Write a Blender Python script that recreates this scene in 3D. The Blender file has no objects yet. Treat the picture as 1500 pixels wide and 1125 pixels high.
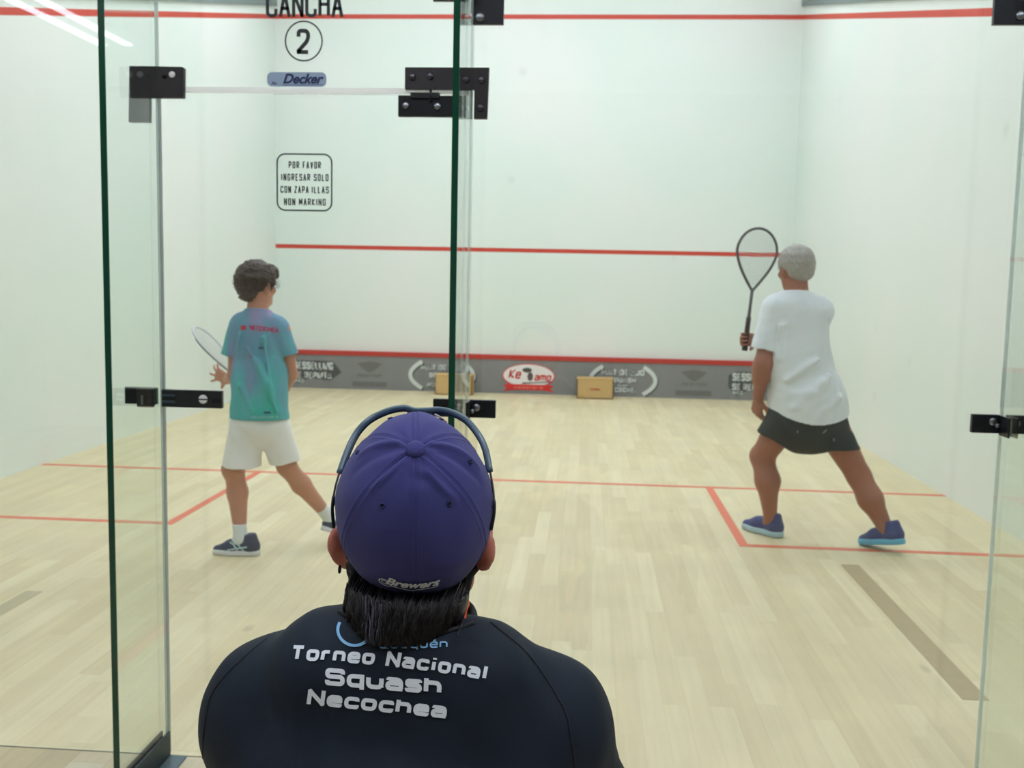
import bpy, math, random
import numpy as np
from mathutils import Vector, Matrix
from mathutils.bvhtree import BVHTree
random.seed(7); RNG = np.random.RandomState(7)
C = bpy.context.scene.collection
SC = bpy.context.scene

# ---------------------------------------------------------------- camera
CX, CY, CZ, YAW, PIT, ROL, FPX = 3.91844, -2.71503, 1.39739, -0.071985, -0.1023035, 0.0202935, 1465.611
cam = bpy.data.cameras.new('camera'); cam_o = bpy.data.objects.new('camera', cam); C.objects.link(cam_o)
fw = Vector((math.sin(YAW)*math.cos(PIT), math.cos(YAW)*math.cos(PIT), math.sin(PIT)))
rt = fw.cross(Vector((0, 0, 1))).normalized(); up = rt.cross(fw)
r2 = rt*math.cos(ROL)+up*math.sin(ROL); u2 = up*math.cos(ROL)-rt*math.sin(ROL)
M = Matrix((r2, u2, -fw)).transposed().to_4x4(); M.translation = Vector((CX, CY, CZ))
cam_o.matrix_world = M
cam.sensor_width = 36; cam.lens = FPX/1500*36; cam.clip_start = .05; cam.clip_end = 60
cam.dof.use_dof = True; cam.dof.focus_distance = 1.22; cam.dof.aperture_fstop = 11.5
SC.camera = cam_o
SC.view_settings.view_transform = 'Standard'; SC.view_settings.look = 'None'
SC.view_settings.gamma = 1; SC.view_settings.exposure = 0.0
SC.view_settings.use_curve_mapping = False
W = bpy.data.worlds.new('world'); SC.world = W; W.use_nodes = True
W.node_tree.nodes['Background'].inputs[0].default_value = (.9, .95, 1, 1)
W.node_tree.nodes['Background'].inputs[1].default_value = .25
# strengths for added fill panels and the gallery tubes (fixtures are built further down)
COURT_FILL = 14.3
GALLERY_LIGHT = 13.0

# ---------------------------------------------------------------- materials
def lin(c):
    c = c/255.
    return c/12.92 if c <= .04045 else ((c+.055)/1.055)**2.4
def rgb(r, g, b): return (lin(r), lin(g), lin(b), 1)
MATS = {}
def mat(name, col, rough=.6, metal=0., bump=0., bscale=300., var=0., vscale=8., spec=.5, emit=None, coat=0, sheen=0, coords='Object'):
    if name in MATS: return MATS[name]
    m = bpy.data.materials.new(name); m.use_nodes = True; nt = m.node_tree; N = nt.nodes; L = nt.links
    b = N['Principled BSDF']
    b.inputs['Base Color'].default_value = col; b.inputs['Roughness'].default_value = rough
    b.inputs['Metallic'].default_value = metal; b.inputs['Specular IOR Level'].default_value = spec
    b.inputs['Coat Weight'].default_value = coat; b.inputs['Sheen Weight'].default_value = sheen
    tc = N.new('ShaderNodeTexCoord')
    n = N.new('ShaderNodeTexNoise'); n.inputs['Scale'].default_value = vscale; n.inputs['Detail'].default_value = 4
    L.new(tc.outputs[coords], n.inputs['Vector'])
    mx = N.new('ShaderNodeMix'); mx.data_type = 'RGBA'; mx.blend_type = 'MULTIPLY'; mx.inputs[0].default_value = 1
    r = N.new('ShaderNodeMapRange'); r.inputs[3].default_value = 1-var; r.inputs[4].default_value = 1+var
    L.new(n.outputs[0], r.inputs[0]); mx.inputs[6].default_value = col; L.new(r.outputs[0], mx.inputs[7])
    L.new(mx.outputs[2], b.inputs['Base Color'])
    if bump:
        n2 = N.new('ShaderNodeTexNoise'); n2.inputs['Scale'].default_value = bscale; n2.inputs['Detail'].default_value = 3
        L.new(tc.outputs[coords], n2.inputs['Vector'])
        bp = N.new('ShaderNodeBump'); bp.inputs['Strength'].default_value = bump; bp.inputs['Distance'].default_value = .002
        L.new(n2.outputs[0], bp.inputs['Height']); L.new(bp.outputs[0], b.inputs['Normal'])
    if emit: b.inputs['Emission Color'].default_value = emit[0]; b.inputs['Emission Strength'].default_value = emit[1]
    MATS[name] = m; return m

def wall_mat():
    m = bpy.data.materials.new('court_plaster'); m.use_nodes = True; N = m.node_tree.nodes; L = m.node_tree.links
    b = N['Principled BSDF']; b.inputs['Roughness'].default_value = .45; b.inputs['Specular IOR Level'].default_value = .35
    g = N.new('ShaderNodeNewGeometry')
    n = N.new('ShaderNodeTexNoise'); n.inputs['Scale'].default_value = .55; n.inputs['Detail'].default_value = 5
    L.new(g.outputs['Position'], n.inputs['Vector'])
    cr = N.new('ShaderNodeValToRGB'); e = cr.color_ramp.elements
    e[0].position = .35; e[0].color = rgb(227, 238, 229); e[1].position = .65; e[1].color = rgb(236, 239, 233)
    L.new(n.outputs[0], cr.inputs[0])
    # faint ball smudges
    v = N.new('ShaderNodeTexVoronoi'); v.inputs['Scale'].default_value = 1.1; v.inputs['Randomness'].default_value = 1
    L.new(g.outputs['Position'], v.inputs['Vector'])
    n3 = N.new('ShaderNodeTexNoise'); n3.inputs['Scale'].default_value = 14; L.new(g.outputs['Position'], n3.inputs['Vector'])
    ad = N.new('ShaderNodeMath'); ad.operation = 'MULTIPLY_ADD'; ad.inputs[1].default_value = .09; L.new(n3.outputs[0], ad.inputs[0]); L.new(v.outputs['Distance'], ad.inputs[2])
    mr = N.new('ShaderNodeMapRange'); mr.inputs[1].default_value = .07; mr.inputs[2].default_value = .11; mr.inputs[3].default_value = .15; mr.inputs[4].default_value = 0
    L.new(ad.outputs[0], mr.inputs[0])
    mx = N.new('ShaderNodeMix'); mx.data_type = 'RGBA'; mx.inputs[7].default_value = rgb(165, 172, 165)
    L.new(mr.outputs[0], mx.inputs[0]); L.new(cr.outputs[0], mx.inputs[6]); L.new(mx.outputs[2], b.inputs['Base Color'])
    MATS['wall'] = m; return m

def floor_mat(name, pw, pl, cols, gap, off=0.):
    """boards running along y: random tone per board, long grain streaks, dark hairline joints"""
    m = bpy.data.materials.new(name); m.use_nodes = True; N = m.node_tree.nodes; L = m.node_tree.links
    b = N['Principled BSDF']
    def M_(op, a, c=None, d=None):
        x = N.new('ShaderNodeMath'); x.operation = op
        for i, s in enumerate((a, c, d)):
            if s is None: continue
            if isinstance(s, (int, float)): x.inputs[i].default_value = s
            else: L.new(s, x.inputs[i])
        return x.outputs[0]
    g = N.new('ShaderNodeNewGeometry'); s = N.new('ShaderNodeSeparateXYZ'); L.new(g.outputs['Position'], s.inputs[0])
    X = M_('DIVIDE', M_('ADD', s.outputs[0], off), pw); ix = M_('FLOOR', X); fx = M_('FRACT', X)
    wn = N.new('ShaderNodeTexWhiteNoise'); wn.noise_dimensions = '1D'; L.new(ix, wn.inputs['W'])
    Y = M_('ADD', M_('DIVIDE', s.outputs[1], pl), M_('MULTIPLY', wn.outputs['Value'], 7.3)); iy = M_('FLOOR', Y); fy = M_('FRACT', Y)
    cb = N.new('ShaderNodeCombineXYZ'); L.new(ix, cb.inputs[0]); L.new(iy, cb.inputs[1])
    w2 = N.new('ShaderNodeTexWhiteNoise'); w2.noise_dimensions = '2D'; L.new(cb.outputs[0], w2.inputs['Vector'])
    cr = N.new('ShaderNodeValToRGB'); cr.color_ramp.elements[0].color = rgb(*cols[0]); cr.color_ramp.elements[1].color = rgb(*cols[-1])
    for i, c in enumerate(cols[1:-1]):
        e = cr.color_ramp.elements.new((i+1)/(len(cols)-1)); e.color = rgb(*c)
    L.new(w2.outputs['Value'], cr.inputs[0])
    # grain
    c3 = N.new('ShaderNodeCombineXYZ'); L.new(M_('MULTIPLY', s.outputs[0], 45), c3.inputs[0]); L.new(M_('MULTIPLY', s.outputs[1], 1.6), c3.inputs[1]); L.new(M_('MULTIPLY', w2.outputs['Value'], 30), c3.inputs[2])
    n = N.new('ShaderNodeTexNoise'); n.inputs['Scale'].default_value = 1; n.inputs['Detail'].default_value = 5; L.new(c3.outputs[0], n.inputs['Vector'])
    n4 = N.new('ShaderNodeTexNoise'); n4.inputs['Scale'].default_value = 2.6; n4.inputs['Detail'].default_value = 4; n4.inputs['Roughness'].default_value = .6; L.new(g.outputs['Position'], n4.inputs['Vector'])
    k = M_('ADD', M_('MULTIPLY', n.outputs[0], .22), M_('ADD', M_('MULTIPLY', n4.outputs[0], .30), .74))
    # knots
    c5 = N.new('ShaderNodeCombineXYZ'); L.new(M_('MULTIPLY', s.outputs[0], 1.0), c5.inputs[0]); L.new(M_('MULTIPLY', s.outputs[1], .45), c5.inputs[1])
    v = N.new('ShaderNodeTexVoronoi'); v.inputs['Scale'].default_value = 2.2; L.new(c5.outputs[0], v.inputs['Vector'])
    kn = N.new('ShaderNodeMapRange'); kn.inputs[1].default_value = .02; kn.inputs[2].default_value = .06; kn.inputs[3].default_value = .7; kn.inputs[4].default_value = 1; L.new(v.outputs['Distance'], kn.inputs[0])
    k = M_('MULTIPLY', k, kn.outputs[0])
    # joints
    ex = M_('MINIMUM', fx, M_('SUBTRACT', 1, fx)); ey = M_('MINIMUM', fy, M_('SUBTRACT', 1, fy))
    jx = N.new('ShaderNodeMapRange'); jx.inputs[1].default_value = 0; jx.inputs[2].default_value = .0012/pw; jx.inputs[3].default_value = gap; jx.inputs[4].default_value = 1; L.new(ex, jx.inputs[0])
    jy = N.new('ShaderNodeMapRange'); jy.inputs[1].default_value = 0; jy.inputs[2].default_value = .0015/pl; jy.inputs[3].default_value = gap; jy.inputs[4].default_value = 1; L.new(ey, jy.inputs[0])
    k = M_('MULTIPLY', k, M_('MULTIPLY', jx.outputs[0], jy.outputs[0]))
    mx = N.new('ShaderNodeMix'); mx.data_type = 'RGBA'; mx.blend_type = 'MULTIPLY'; mx.inputs[0].default_value = 1
    L.new(cr.outputs[0], mx.inputs[6]); L.new(k, mx.inputs[7]); L.new(mx.outputs[2], b.inputs['Base Color'])
    rr = N.new('ShaderNodeMapRange'); rr.inputs[3].default_value = .38; rr.inputs[4].default_value = .6; L.new(n4.outputs[0], rr.inputs[0]); L.new(rr.outputs[0], b.inputs['Roughness'])
    b.inputs['Specular IOR Level'].default_value = .4
    return m

def glass_mat(name, tint, refl=1.0):
    m = bpy.data.materials.new(name); m.use_nodes = True; N = m.node_tree.nodes; L = m.node_tree.links
    for x in list(N):
        if x.type == 'BSDF_PRINCIPLED': N.remove(x)
    o = N['Material Output']; t = N.new('ShaderNodeBsdfTransparent'); t.inputs[0].default_value = tint
    gl = N.new('ShaderNodeBsdfGlossy'); gl.inputs['Roughness'].default_value = .01; gl.inputs[0].default_value = (refl, refl, refl, 1)
    f = N.new('ShaderNodeFresnel'); ge = N.new('ShaderNodeNewGeometry'); ir = N.new('ShaderNodeMapRange'); ir.inputs[3].default_value = 1.5; ir.inputs[4].default_value = 1/1.5
    L.new(ge.outputs['Backfacing'], ir.inputs[0]); L.new(ir.outputs[0], f.inputs[0])   # same air-glass reflectance on the way in and out
    mx = N.new('ShaderNodeMixShader'); L.new(f.outputs[0], mx.inputs[0]); L.new(t.outputs[0], mx.inputs[1]); L.new(gl.outputs[0], mx.inputs[2]); L.new(mx.outputs[0], o.inputs[0])
    MATS[name] = m; return m

# ---------------------------------------------------------------- mesh helpers
def tag(o, label=None, cat=None, group=None, kind=None):
    if label: o['label'] = label
    if cat: o['category'] = cat
    if group: o['group'] = group
    if kind: o['kind'] = kind
    return o
def empty(name, loc, label, cat, group=None):
    o = bpy.data.objects.new(name, None); C.objects.link(o); o.location = loc; o.empty_display_size = .1
    return tag(o, label, cat, group)
def world_origin(o):
    v = Vector((0, 0, 0))
    while o is not None: v = v+o.location; o = o.parent
    return v
class MB:
    def __init__(s): s.v = []; s.f = []; s.sm = []
    def add(s, vs, fs, smooth=False):
        n = len(s.v); s.v += [tuple(map(float, v)) for v in vs]; s.f += [tuple(i+n for i in f) for f in fs]; s.sm += [smooth]*len(fs); return s
    def box(s, a, b, bev=0.0):
        x0, y0, z0 = a; x1, y1, z1 = b
        if not bev:
            vs = [(x, y, z) for x in (x0, x1) for y in (y0, y1) for z in (z0, z1)]
            return s.add(vs, [(0, 1, 3, 2), (4, 6, 7, 5), (0, 4, 5, 1), (2, 3, 7, 6), (0, 2, 6, 4), (1, 5, 7, 3)])
        import bmesh
        bm = bmesh.new(); bmesh.ops.create_cube(bm, size=1)
        for v in bm.verts: v.co = Vector(((x0+x1)/2+v.co.x*(x1-x0), (y0+y1)/2+v.co.y*(y1-y0), (z0+z1)/2+v.co.z*(z1-z0)))
        bmesh.ops.bevel(bm, geom=bm.edges[:], offset=bev, segments=2, affect='EDGES', profile=.5)
        bm.verts.index_update(); s.add([v.co[:] for v in bm.verts], [[v.index for v in f.verts] for f in bm.faces]); bm.free(); return s
    def tube(s, pts, r, n=10, closed=False, flat=1.0, nrm=None):
        """tube along pts; r float or list; flat<1 squashes along nrm"""
        P = [Vector(p) for p in pts]; m = len(P); R = r if hasattr(r, '__len__') else [r]*m
        vs = []; prev = None
        for i in range(m):
            if closed: t = (P[(i+1) % m]-P[i-1])
            else: t = P[min(i+1, m-1)]-P[max(i-1, 0)]
            t.normalize()
            if nrm is not None: a = Vector(nrm); a = (a-t*a.dot(t))
            elif prev is None:
                a = Vector((0, 0, 1)) if abs(t.z) < .9 else Vector((1, 0, 0)); a = a-t*a.dot(t)
            else: a = prev-t*prev.dot(t)
            a.normalize(); prev = a; b = t.cross(a)
            for k in range(n):
                w = 2*math.pi*k/n; vs.append(P[i]+a*(math.cos(w)*R[i]*flat)+b*(math.sin(w)*R[i]))
        fs = []
        for i in range(m if closed else m-1):
            j = (i+1) % m
            for k in range(n): fs.append((i*n+k, i*n+(k+1) % n, j*n+(k+1) % n, j*n+k))
        if not closed: fs.append(tuple(range(n))[::-1]); fs.append(tuple((m-1)*n+k for k in range(n)))
        return s.add(vs, fs, True)
    def disc(s, c, nrm, r, h, n=20, dome=0.):
        c = Vector(c); nrm = Vector(nrm).normalized()
        prof = [(0, r), (h*.7, r), (h, r*.82)]
        pts = [c+nrm*a for a, _ in prof]; return s.tube(pts, [b for _, b in prof], n)
    def prism(s, poly, a, b, axis=1):
        """poly in the two remaining axes, extruded along axis from a to b"""
        n = len(poly); vs = []
        for t in (a, b):
            for p in poly:
                v = [p[0], p[1]]; v.insert(axis, t); vs.append(v)
        fs = [tuple(range(n))[::-1], tuple(range(n, 2*n))]+[(i, (i+1) % n, n+(i+1) % n, n+i) for i in range(n)]
        return s.add(vs, fs)
    def build(s, name, m, parent=None, smooth=None, mats=None):
        me = bpy.data.meshes.new(name); off = world_origin(parent) if parent else Vector((0, 0, 0))
        vs = s.v
        if parent is None and vs:
            a = np.array(vs); off = Vector(((a[:, 0].min()+a[:, 0].max())/2, (a[:, 1].min()+a[:, 1].max())/2, a[:, 2].min()))
        me.from_pydata([(v[0]-off[0], v[1]-off[1], v[2]-off[2]) for v in vs], [], s.f)
        me.polygons.foreach_set('use_smooth', [bool(x) for x in s.sm] if smooth is None else [smooth]*len(s.f))
        me.materials.append(m)
        import bmesh
        bm = bmesh.new(); bm.from_mesh(me); bmesh.ops.recalc_face_normals(bm, faces=bm.faces); bm.to_mesh(me); bm.free()
        me.update()
        o = bpy.data.objects.new(name, me); C.objects.link(o)
        if parent: o.parent = parent
        else: o.location = off
        return o

# ---------------------------------------------------------------- signed distance bodies
def V(*a): return np.array(a, np.float32)
def unit(v): v = np.asarray(v, np.float32); return v/np.linalg.norm(v)
class SDF:
    def __init__(s, lo, hi, h=.005):
        s.lo = np.array(lo, float); s.h = h; s.n = np.ceil((np.array(hi)-s.lo)/h).astype(int)+1
        s.ax = [(s.lo[i]+np.arange(s.n[i])*h).astype(np.float32) for i in range(3)]
        s.d = np.full(s.n, .2, np.float32)
    def sub(s, lo, hi):
        a = np.clip(np.floor((np.array(lo)-s.lo)/s.h).astype(int), 0, s.n); b = np.clip(np.ceil((np.array(hi)-s.lo)/s.h).astype(int)+1, 0, s.n)
        sl = tuple(slice(a[i], b[i]) for i in range(3))
        return sl, s.ax[0][sl[0]][:, None, None], s.ax[1][sl[1]][None, :, None], s.ax[2][sl[2]][None, None, :]
    def _mix(s, sl, d, k, op):
        D = s.d[sl]
        if D.size == 0: return
        if op == 'u':
            h = np.clip(.5+.5*(D-d)/k, 0, 1); s.d[sl] = D*(1-h)+d*h-k*h*(1-h)
        elif op == 's':
            h = np.clip(.5-.5*(D+d)/k, 0, 1); s.d[sl] = D*(1-h)-d*h+k*h*(1-h)
    def cone(s, a, b, ra, rb, k=.02, op='u', sq=None):
        """round cone; sq=(axis vector, factor): thickness along the axis divided by factor"""
        a = np.asarray(a, np.float32); b = np.asarray(b, np.float32); m = max(ra, rb)+.04+k
        sl, X, Y, Z = s.sub(np.minimum(a, b)-m, np.maximum(a, b)+m)
        px, py, pz = X-a[0], Y-a[1], Z-a[2]; ba = b-a; L2 = max(float(ba@ba), 1e-9)
        if sq is not None:
            n = unit(sq[0]); n = n-ba*(n@ba)/L2; n = unit(n); e = (px*n[0]+py*n[1]+pz*n[2])*(sq[1]-1)
            px = px+e*n[0]; py = py+e*n[1]; pz = pz+e*n[2]
        h = np.clip((px*ba[0]+py*ba[1]+pz*ba[2])/L2, 0, 1)
        d = np.sqrt((px-h*ba[0])**2+(py-h*ba[1])**2+(pz-h*ba[2])**2)-(ra+(rb-ra)*h)
        s._mix(sl, d, k, op); return s
    def ell(s, c, r, k=.02, R=None, op='u'):
        c = np.asarray(c, np.float32); m = max(r)+.04+k
        sl, X, Y, Z = s.sub(c-m, c+m); px, py, pz = X-c[0], Y-c[1], Z-c[2]
        if R is not None:
            R = np.asarray(R, np.float32)   # columns = local axes
            px, py, pz = (px*R[0, i]+py*R[1, i]+pz*R[2, i] for i in range(3))
        k0 = np.sqrt((px/r[0])**2+(py/r[1])**2+(pz/r[2])**2)+1e-6; k1 = np.sqrt((px/r[0]**2)**2+(py/r[1]**2)**2+(pz/r[2]**2)**2)+1e-6
        s._mix(sl, k0*(k0-1)/k1, k, op); return s
    def cut(s, p, n, R=9., depth=0., th=.010):
        """remove what lies beyond plane (p,n) inside radius R; depth>0 hollows the cloth just before the cut"""
        p = np.asarray(p, np.float32); n = unit(n); sl, X, Y, Z = s.sub(p-R-.01, p+R+.01)
        q = (X-p[0])*n[0]+(Y-p[1])*n[1]+(Z-p[2])*n[2]; rad = np.sqrt((X-p[0])**2+(Y-p[1])**2+(Z-p[2])**2)-R
        D = s.d[sl]
        if depth: D = np.maximum(D, -np.maximum(np.maximum(D+th, -(q+depth)), rad))
        s.d[sl] = np.maximum(D, -np.maximum(-q, rad)); return s
    def limb(s, prims, p, n, depth=.04, k=.02, R=.4):
        """a sleeve or trouser leg, cut open on its own and then blended on"""
        t = SDF(s.lo, s.lo+(s.n-1)*s.h, s.h); t.n = s.n; t.ax = s.ax; t.d = np.full(s.n, .2, np.float32)
        for q in prims: t.cone(*q)
        t.cut(p, n, R, depth); s._mix(tuple(slice(0, m) for m in s.n), t.d, k, 'u'); return s
    def warp(s, fn, lo=None, hi=None):
        sl, X, Y, Z = s.sub(s.lo if lo is None else lo, s.lo+s.n*s.h if hi is None else hi)
        s.d[sl] += fn(X, Y, Z).astype(np.float32); return s
    def mesh(s):
        """naive surface nets"""
        d = s.d.copy(); d[0] = d[-1] = .1; d[:, 0] = d[:, -1] = .1; d[:, :, 0] = d[:, :, -1] = .1
        ins = d < 0; c = [(i, j, k) for i in (0, 1) for j in (0, 1) for k in (0, 1)]
        nx, ny, nz = [v-1 for v in d.shape]
        cnt = sum(ins[i:i+nx, j:j+ny, k:k+nz].astype(np.int8) for i, j, k in c)
        idx = np.argwhere((cnt > 0) & (cnt < 8)); vid = -np.ones((nx, ny, nz), np.int64); vid[tuple(idx.T)] = np.arange(len(idx))
        val = np.stack([d[idx[:, 0]+i, idx[:, 1]+j, idx[:, 2]+k] for i, j, k in c], 1)
        acc = np.zeros((len(idx), 3)); w = np.zeros(len(idx)); cc = np.array(c, float)
        for a in range(8):
            for b in range(a+1, 8):
                if np.abs(cc[a]-cc[b]).sum() != 1: continue
                x = (val[:, a] < 0) != (val[:, b] < 0); t = np.where(x, val[:, a]/np.where(x, val[:, a]-val[:, b], 1), 0)
                acc += np.where(x[:, None], cc[a]+(cc[b]-cc[a])*t[:, None], 0); w += x
        P = s.lo+(idx+acc/w[:, None])*s.h; quads = []
        for ax in range(3):
            o1, o2 = [i for i in range(3) if i != ax]
            A = [slice(1, -1)]*3; A[ax] = slice(0, -1); Bq = list(A); Bq[ax] = slice(1, None)
            e = np.argwhere(ins[tuple(A)] != ins[tuple(Bq)]); e[:, o1] += 1; e[:, o2] += 1
            q = []
            for u, v in ((0, 0), (1, 0), (1, 1), (0, 1)):
                f = e.copy(); f[:, o1] -= u; f[:, o2] -= v; q.append(vid[tuple(f.T)])
            q = np.stack(q, 1); fl = ins[tuple(e.T)]
            if ax == 1: fl = ~fl
            q[~fl] = q[~fl][:, ::-1]; quads.append(q)
        return P, np.concatenate(quads)
    def build(s, name, m, parent=None, loc=None, smooth_it=1):
        P, Q = s.mesh()
        for _ in range(smooth_it):
            acc = np.zeros_like(P); n = np.zeros(len(P))
            for a, b in ((0, 1), (1, 2), (2, 3), (3, 0)):
                np.add.at(acc, Q[:, a], P[Q[:, b]]); np.add.at(n, Q[:, a], 1); np.add.at(acc, Q[:, b], P[Q[:, a]]); np.add.at(n, Q[:, b], 1)
            P = P*.5+.5*acc/n[:, None]
        off = np.array(world_origin(parent)) if parent else (np.array(loc) if loc is not None else np.zeros(3))
        P = P-off; me = bpy.data.meshes.new(name); me.vertices.add(len(P)); me.vertices.foreach_set('co', P.ravel())
        me.loops.add(Q.size); me.loops.foreach_set('vertex_index', Q.ravel().astype(np.int32)); me.polygons.add(len(Q))
        me.polygons.foreach_set('loop_start', np.arange(0, Q.size, 4, dtype=np.int32)); me.polygons.foreach_set('use_smooth', np.ones(len(Q), bool))
        me.update(calc_edges=True); me.validate(); me.materials.append(m)
        o = bpy.data.objects.new(name, me); C.objects.link(o)
        if parent: o.parent = parent
        else: o.location = off
        return o

# ---------------------------------------------------------------- stroke lettering
S_ = 'S'
GL = {  # advance width factor, strokes; a point (x,y) is a rounded corner, (x,y,0) a sharp one; 'c' closes the stroke
'A': (1, [[(0, 0, 0), (.5, 1, 0), (1, 0, 0)], [(.17, .32, 0), (.83, .32, 0)]]),
'C': (1, [[(1, .7), (1, 1), (0, 1), (0, 0), (1, 0), (1, .3)]]),
'N': (1, [[(0, 0, 0), (0, 1, 0), (1, 0, 0), (1, 1, 0)]]),
'H': (1, [[(0, 0), (0, 1)], [(1, 0), (1, 1)], [(0, .5), (1, .5)]]),
'P': (1, [[(0, 0), (0, 1, 0), (1, 1), (1, .45), (0, .45)]]),
'O': (1, [[(.5, 1), (0, 1), (0, 0), (1, 0), (1, 1), 'c']]),
'B': (1, [[(0, 0, 0), (0, 1, 0), (1, 1), (1, .5), (.1, .5, 0), (1, .5), (1, 0), 'c']]),
'D': (1, [[(0, 0, 0), (0, 1, 0), (1, 1), (1, 0), 'c']]),
'R': (1, [[(0, 0), (0, 1, 0), (1, 1), (1, .5), (0, .5, 0)], [(.5, .5), (1, 0)]]),
'F': (.9, [[(0, 0), (0, 1, 0), (1, 1)], [(0, .5), (.8, .5)]]),
'V': (1, [[(0, 1), (.5, 0, 0), (1, 1)]]),
'I': (.12, [[(.5, 0), (.5, 1)]]),
'G': (1, [[(1, .72), (1, 1), (0, 1), (0, 0), (1, 0), (1, .5, 0), (.55, .5)]]),
'E': (.9, [[(1, 1), (0, 1, 0), (0, 0, 0), (1, 0)], [(0, .5), (.85, .5)]]),
'S': (1, [[(1, .75), (1, 1), (0, 1), (0, .53), (1, .53), (1, 0), (0, 0), (0, .25)]]),
'L': (.85, [[(0, 1), (0, 0, 0), (1, 0)]]),
'Z': (.95, [[(0, 1), (1, 1, 0), (0, 0, 0), (1, 0)]]),
'M': (1.25, [[(0, 0), (0, 1, 0), (.5, .3, 0), (1, 1, 0), (1, 0)]]),
'K': (1, [[(0, 0), (0, 1)], [(1, 1), (.05, .45, 0), (1, 0)]]),
'J': (.9, [[(1, 1), (1, 0), (0, 0), (0, .3)]]),
'U': (1, [[(0, 1), (0, 0), (1, 0), (1, 1)]]),
'T': (1, [[(0, 1), (1, 1)], [(.5, 1), (.5, 0)]]),
'Q': (1, [[(.5, 1), (0, 1), (0, 0), (1, 0), (1, 1), 'c'], [(.6, .25), (1.1, -.12)]]),
'2': (1, [[(0, .72), (0, 1), (1, 1), (1, .56), (0, .06, 0), (0, 0, 0), (1, 0)]]),
'o': (.85, [[(.5, .69), (0, .69), (0, 0), (1, 0), (1, .69), 'c']]),
'r': (.6, [[(0, 0), (0, .69)], [(0, .4, 0), (0, .69), (1, .69)]]),
'n': (.85, [[(0, 0), (0, .69)], [(0, .6, 0), (0, .69), (1, .69), (1, 0)]]),
'h': (.85, [[(0, 0), (0, 1)], [(0, .6, 0), (0, .69), (1, .69), (1, 0)]]),
'u': (.85, [[(0, .69), (0, 0), (1, 0), (1, .69)], [(1, .1), (1, 0)]]),
'e': (.85, [[(0, .36, 0), (1, .36, 0), (1, .69), (0, .69), (0, 0), (1, 0), (1, .14)]]),
'E\'': (.85, [[(0, .36, 0), (1, .36, 0), (1, .69), (0, .69), (0, 0), (1, 0), (1, .14)], [(.4, .86), (.8, 1.02)]]),
'a': (.85, [[(.05, .62), (.05, .69), (1, .69), (1, 0)], [(1, .4), (0, .4), (0, 0), (1, 0, 0)]]),
'c': (.8, [[(1, .5), (1, .69), (0, .69), (0, 0), (1, 0), (1, .2)]]),
'i': (.12, [[(.5, 0), (.5, .69)], [(.5, .88), (.5, 1.03)]]),
'l': (.12, [[(.5, 0), (.5, 1)]]),
't': (.5, [[(.3, 1), (.3, 0), (1, 0)], [(0, .69), (1, .69)]]),
'q': (.85, [[(1, 0), (0, 0), (0, .69), (1, .69, 0), (1, -.3)]]),
's': (.8, [[(1, .6), (1, .69), (0, .69), (0, .36), (1, .36), (1, 0), (0, 0), (0, .14)]]),
'm': (1.3, [[(0, 0), (0, .69)], [(0, .6, 0), (0, .69), (1, .69), (1, 0)], [(.5, .69), (.5, 0)]]),
}
def round_path(pts, closed, R, n=5):
    out = []; m = len(pts)
    for i, p in enumerate(pts):
        P = Vector(p[:2]); sharp = len(p) > 2
        if (not closed and i in (0, m-1)) or sharp: out.append(P); continue
        A = Vector(pts[i-1][:2]); B = Vector(pts[(i+1) % m][:2]); la = (A-P).length; lb = (B-P).length
        r = min(R, la*.49, lb*.49)
        if r < 1e-6: out.append(P); continue
        s = P+(A-P)/la*r; e = P+(B-P)/lb*r
        for k in range(n+1):
            t = k/n; out.append(s*(1-t)**2+P*2*t*(1-t)+e*t*t)
    return out
def ribbon(pts, w, closed, step=None):
    """flat ribbon along a 2D path with mitred joints -> verts2d, quads"""
    P = [Vector(p) for p in pts]
    Q = [P[0]]
    for p in P[1:]:
        if (p-Q[-1]).length > 1e-5: Q.append(p)
    if closed and (Q[0]-Q[-1]).length < 1e-5: Q.pop()
    if step:
        R_ = []
        for i in range(len(Q) if closed else len(Q)-1):
            a, b = Q[i], Q[(i+1) % len(Q)]; k = max(1, int((b-a).length/step))
            R_ += [a+(b-a)*(j/k) for j in range(k)]
        if not closed: R_.append(Q[-1])
        Q = R_
    m = len(Q); vs = []
    for i in range(m):
        a = Q[i]-Q[i-1] if (i > 0 or closed) else Q[1]-Q[0]; b = Q[(i+1) % m]-Q[i] if (i < m-1 or closed) else Q[i]-Q[i-1]
        a.normalize(); b.normalize(); na = Vector((-a.y, a.x)); nb = Vector((-b.y, b.x)); n = na+nb
        if n.length < .3: n = na
        else: n = n/n.length; n = n/max(.70, n.dot(na))
        vs += [Q[i]+n*w/2, Q[i]-n*w/2]
    fs = [(2*i, 2*i+1, 2*((i+1) % m)+1, 2*((i+1) % m)) for i in range(m if closed else m-1)]
    return vs, fs
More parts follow.
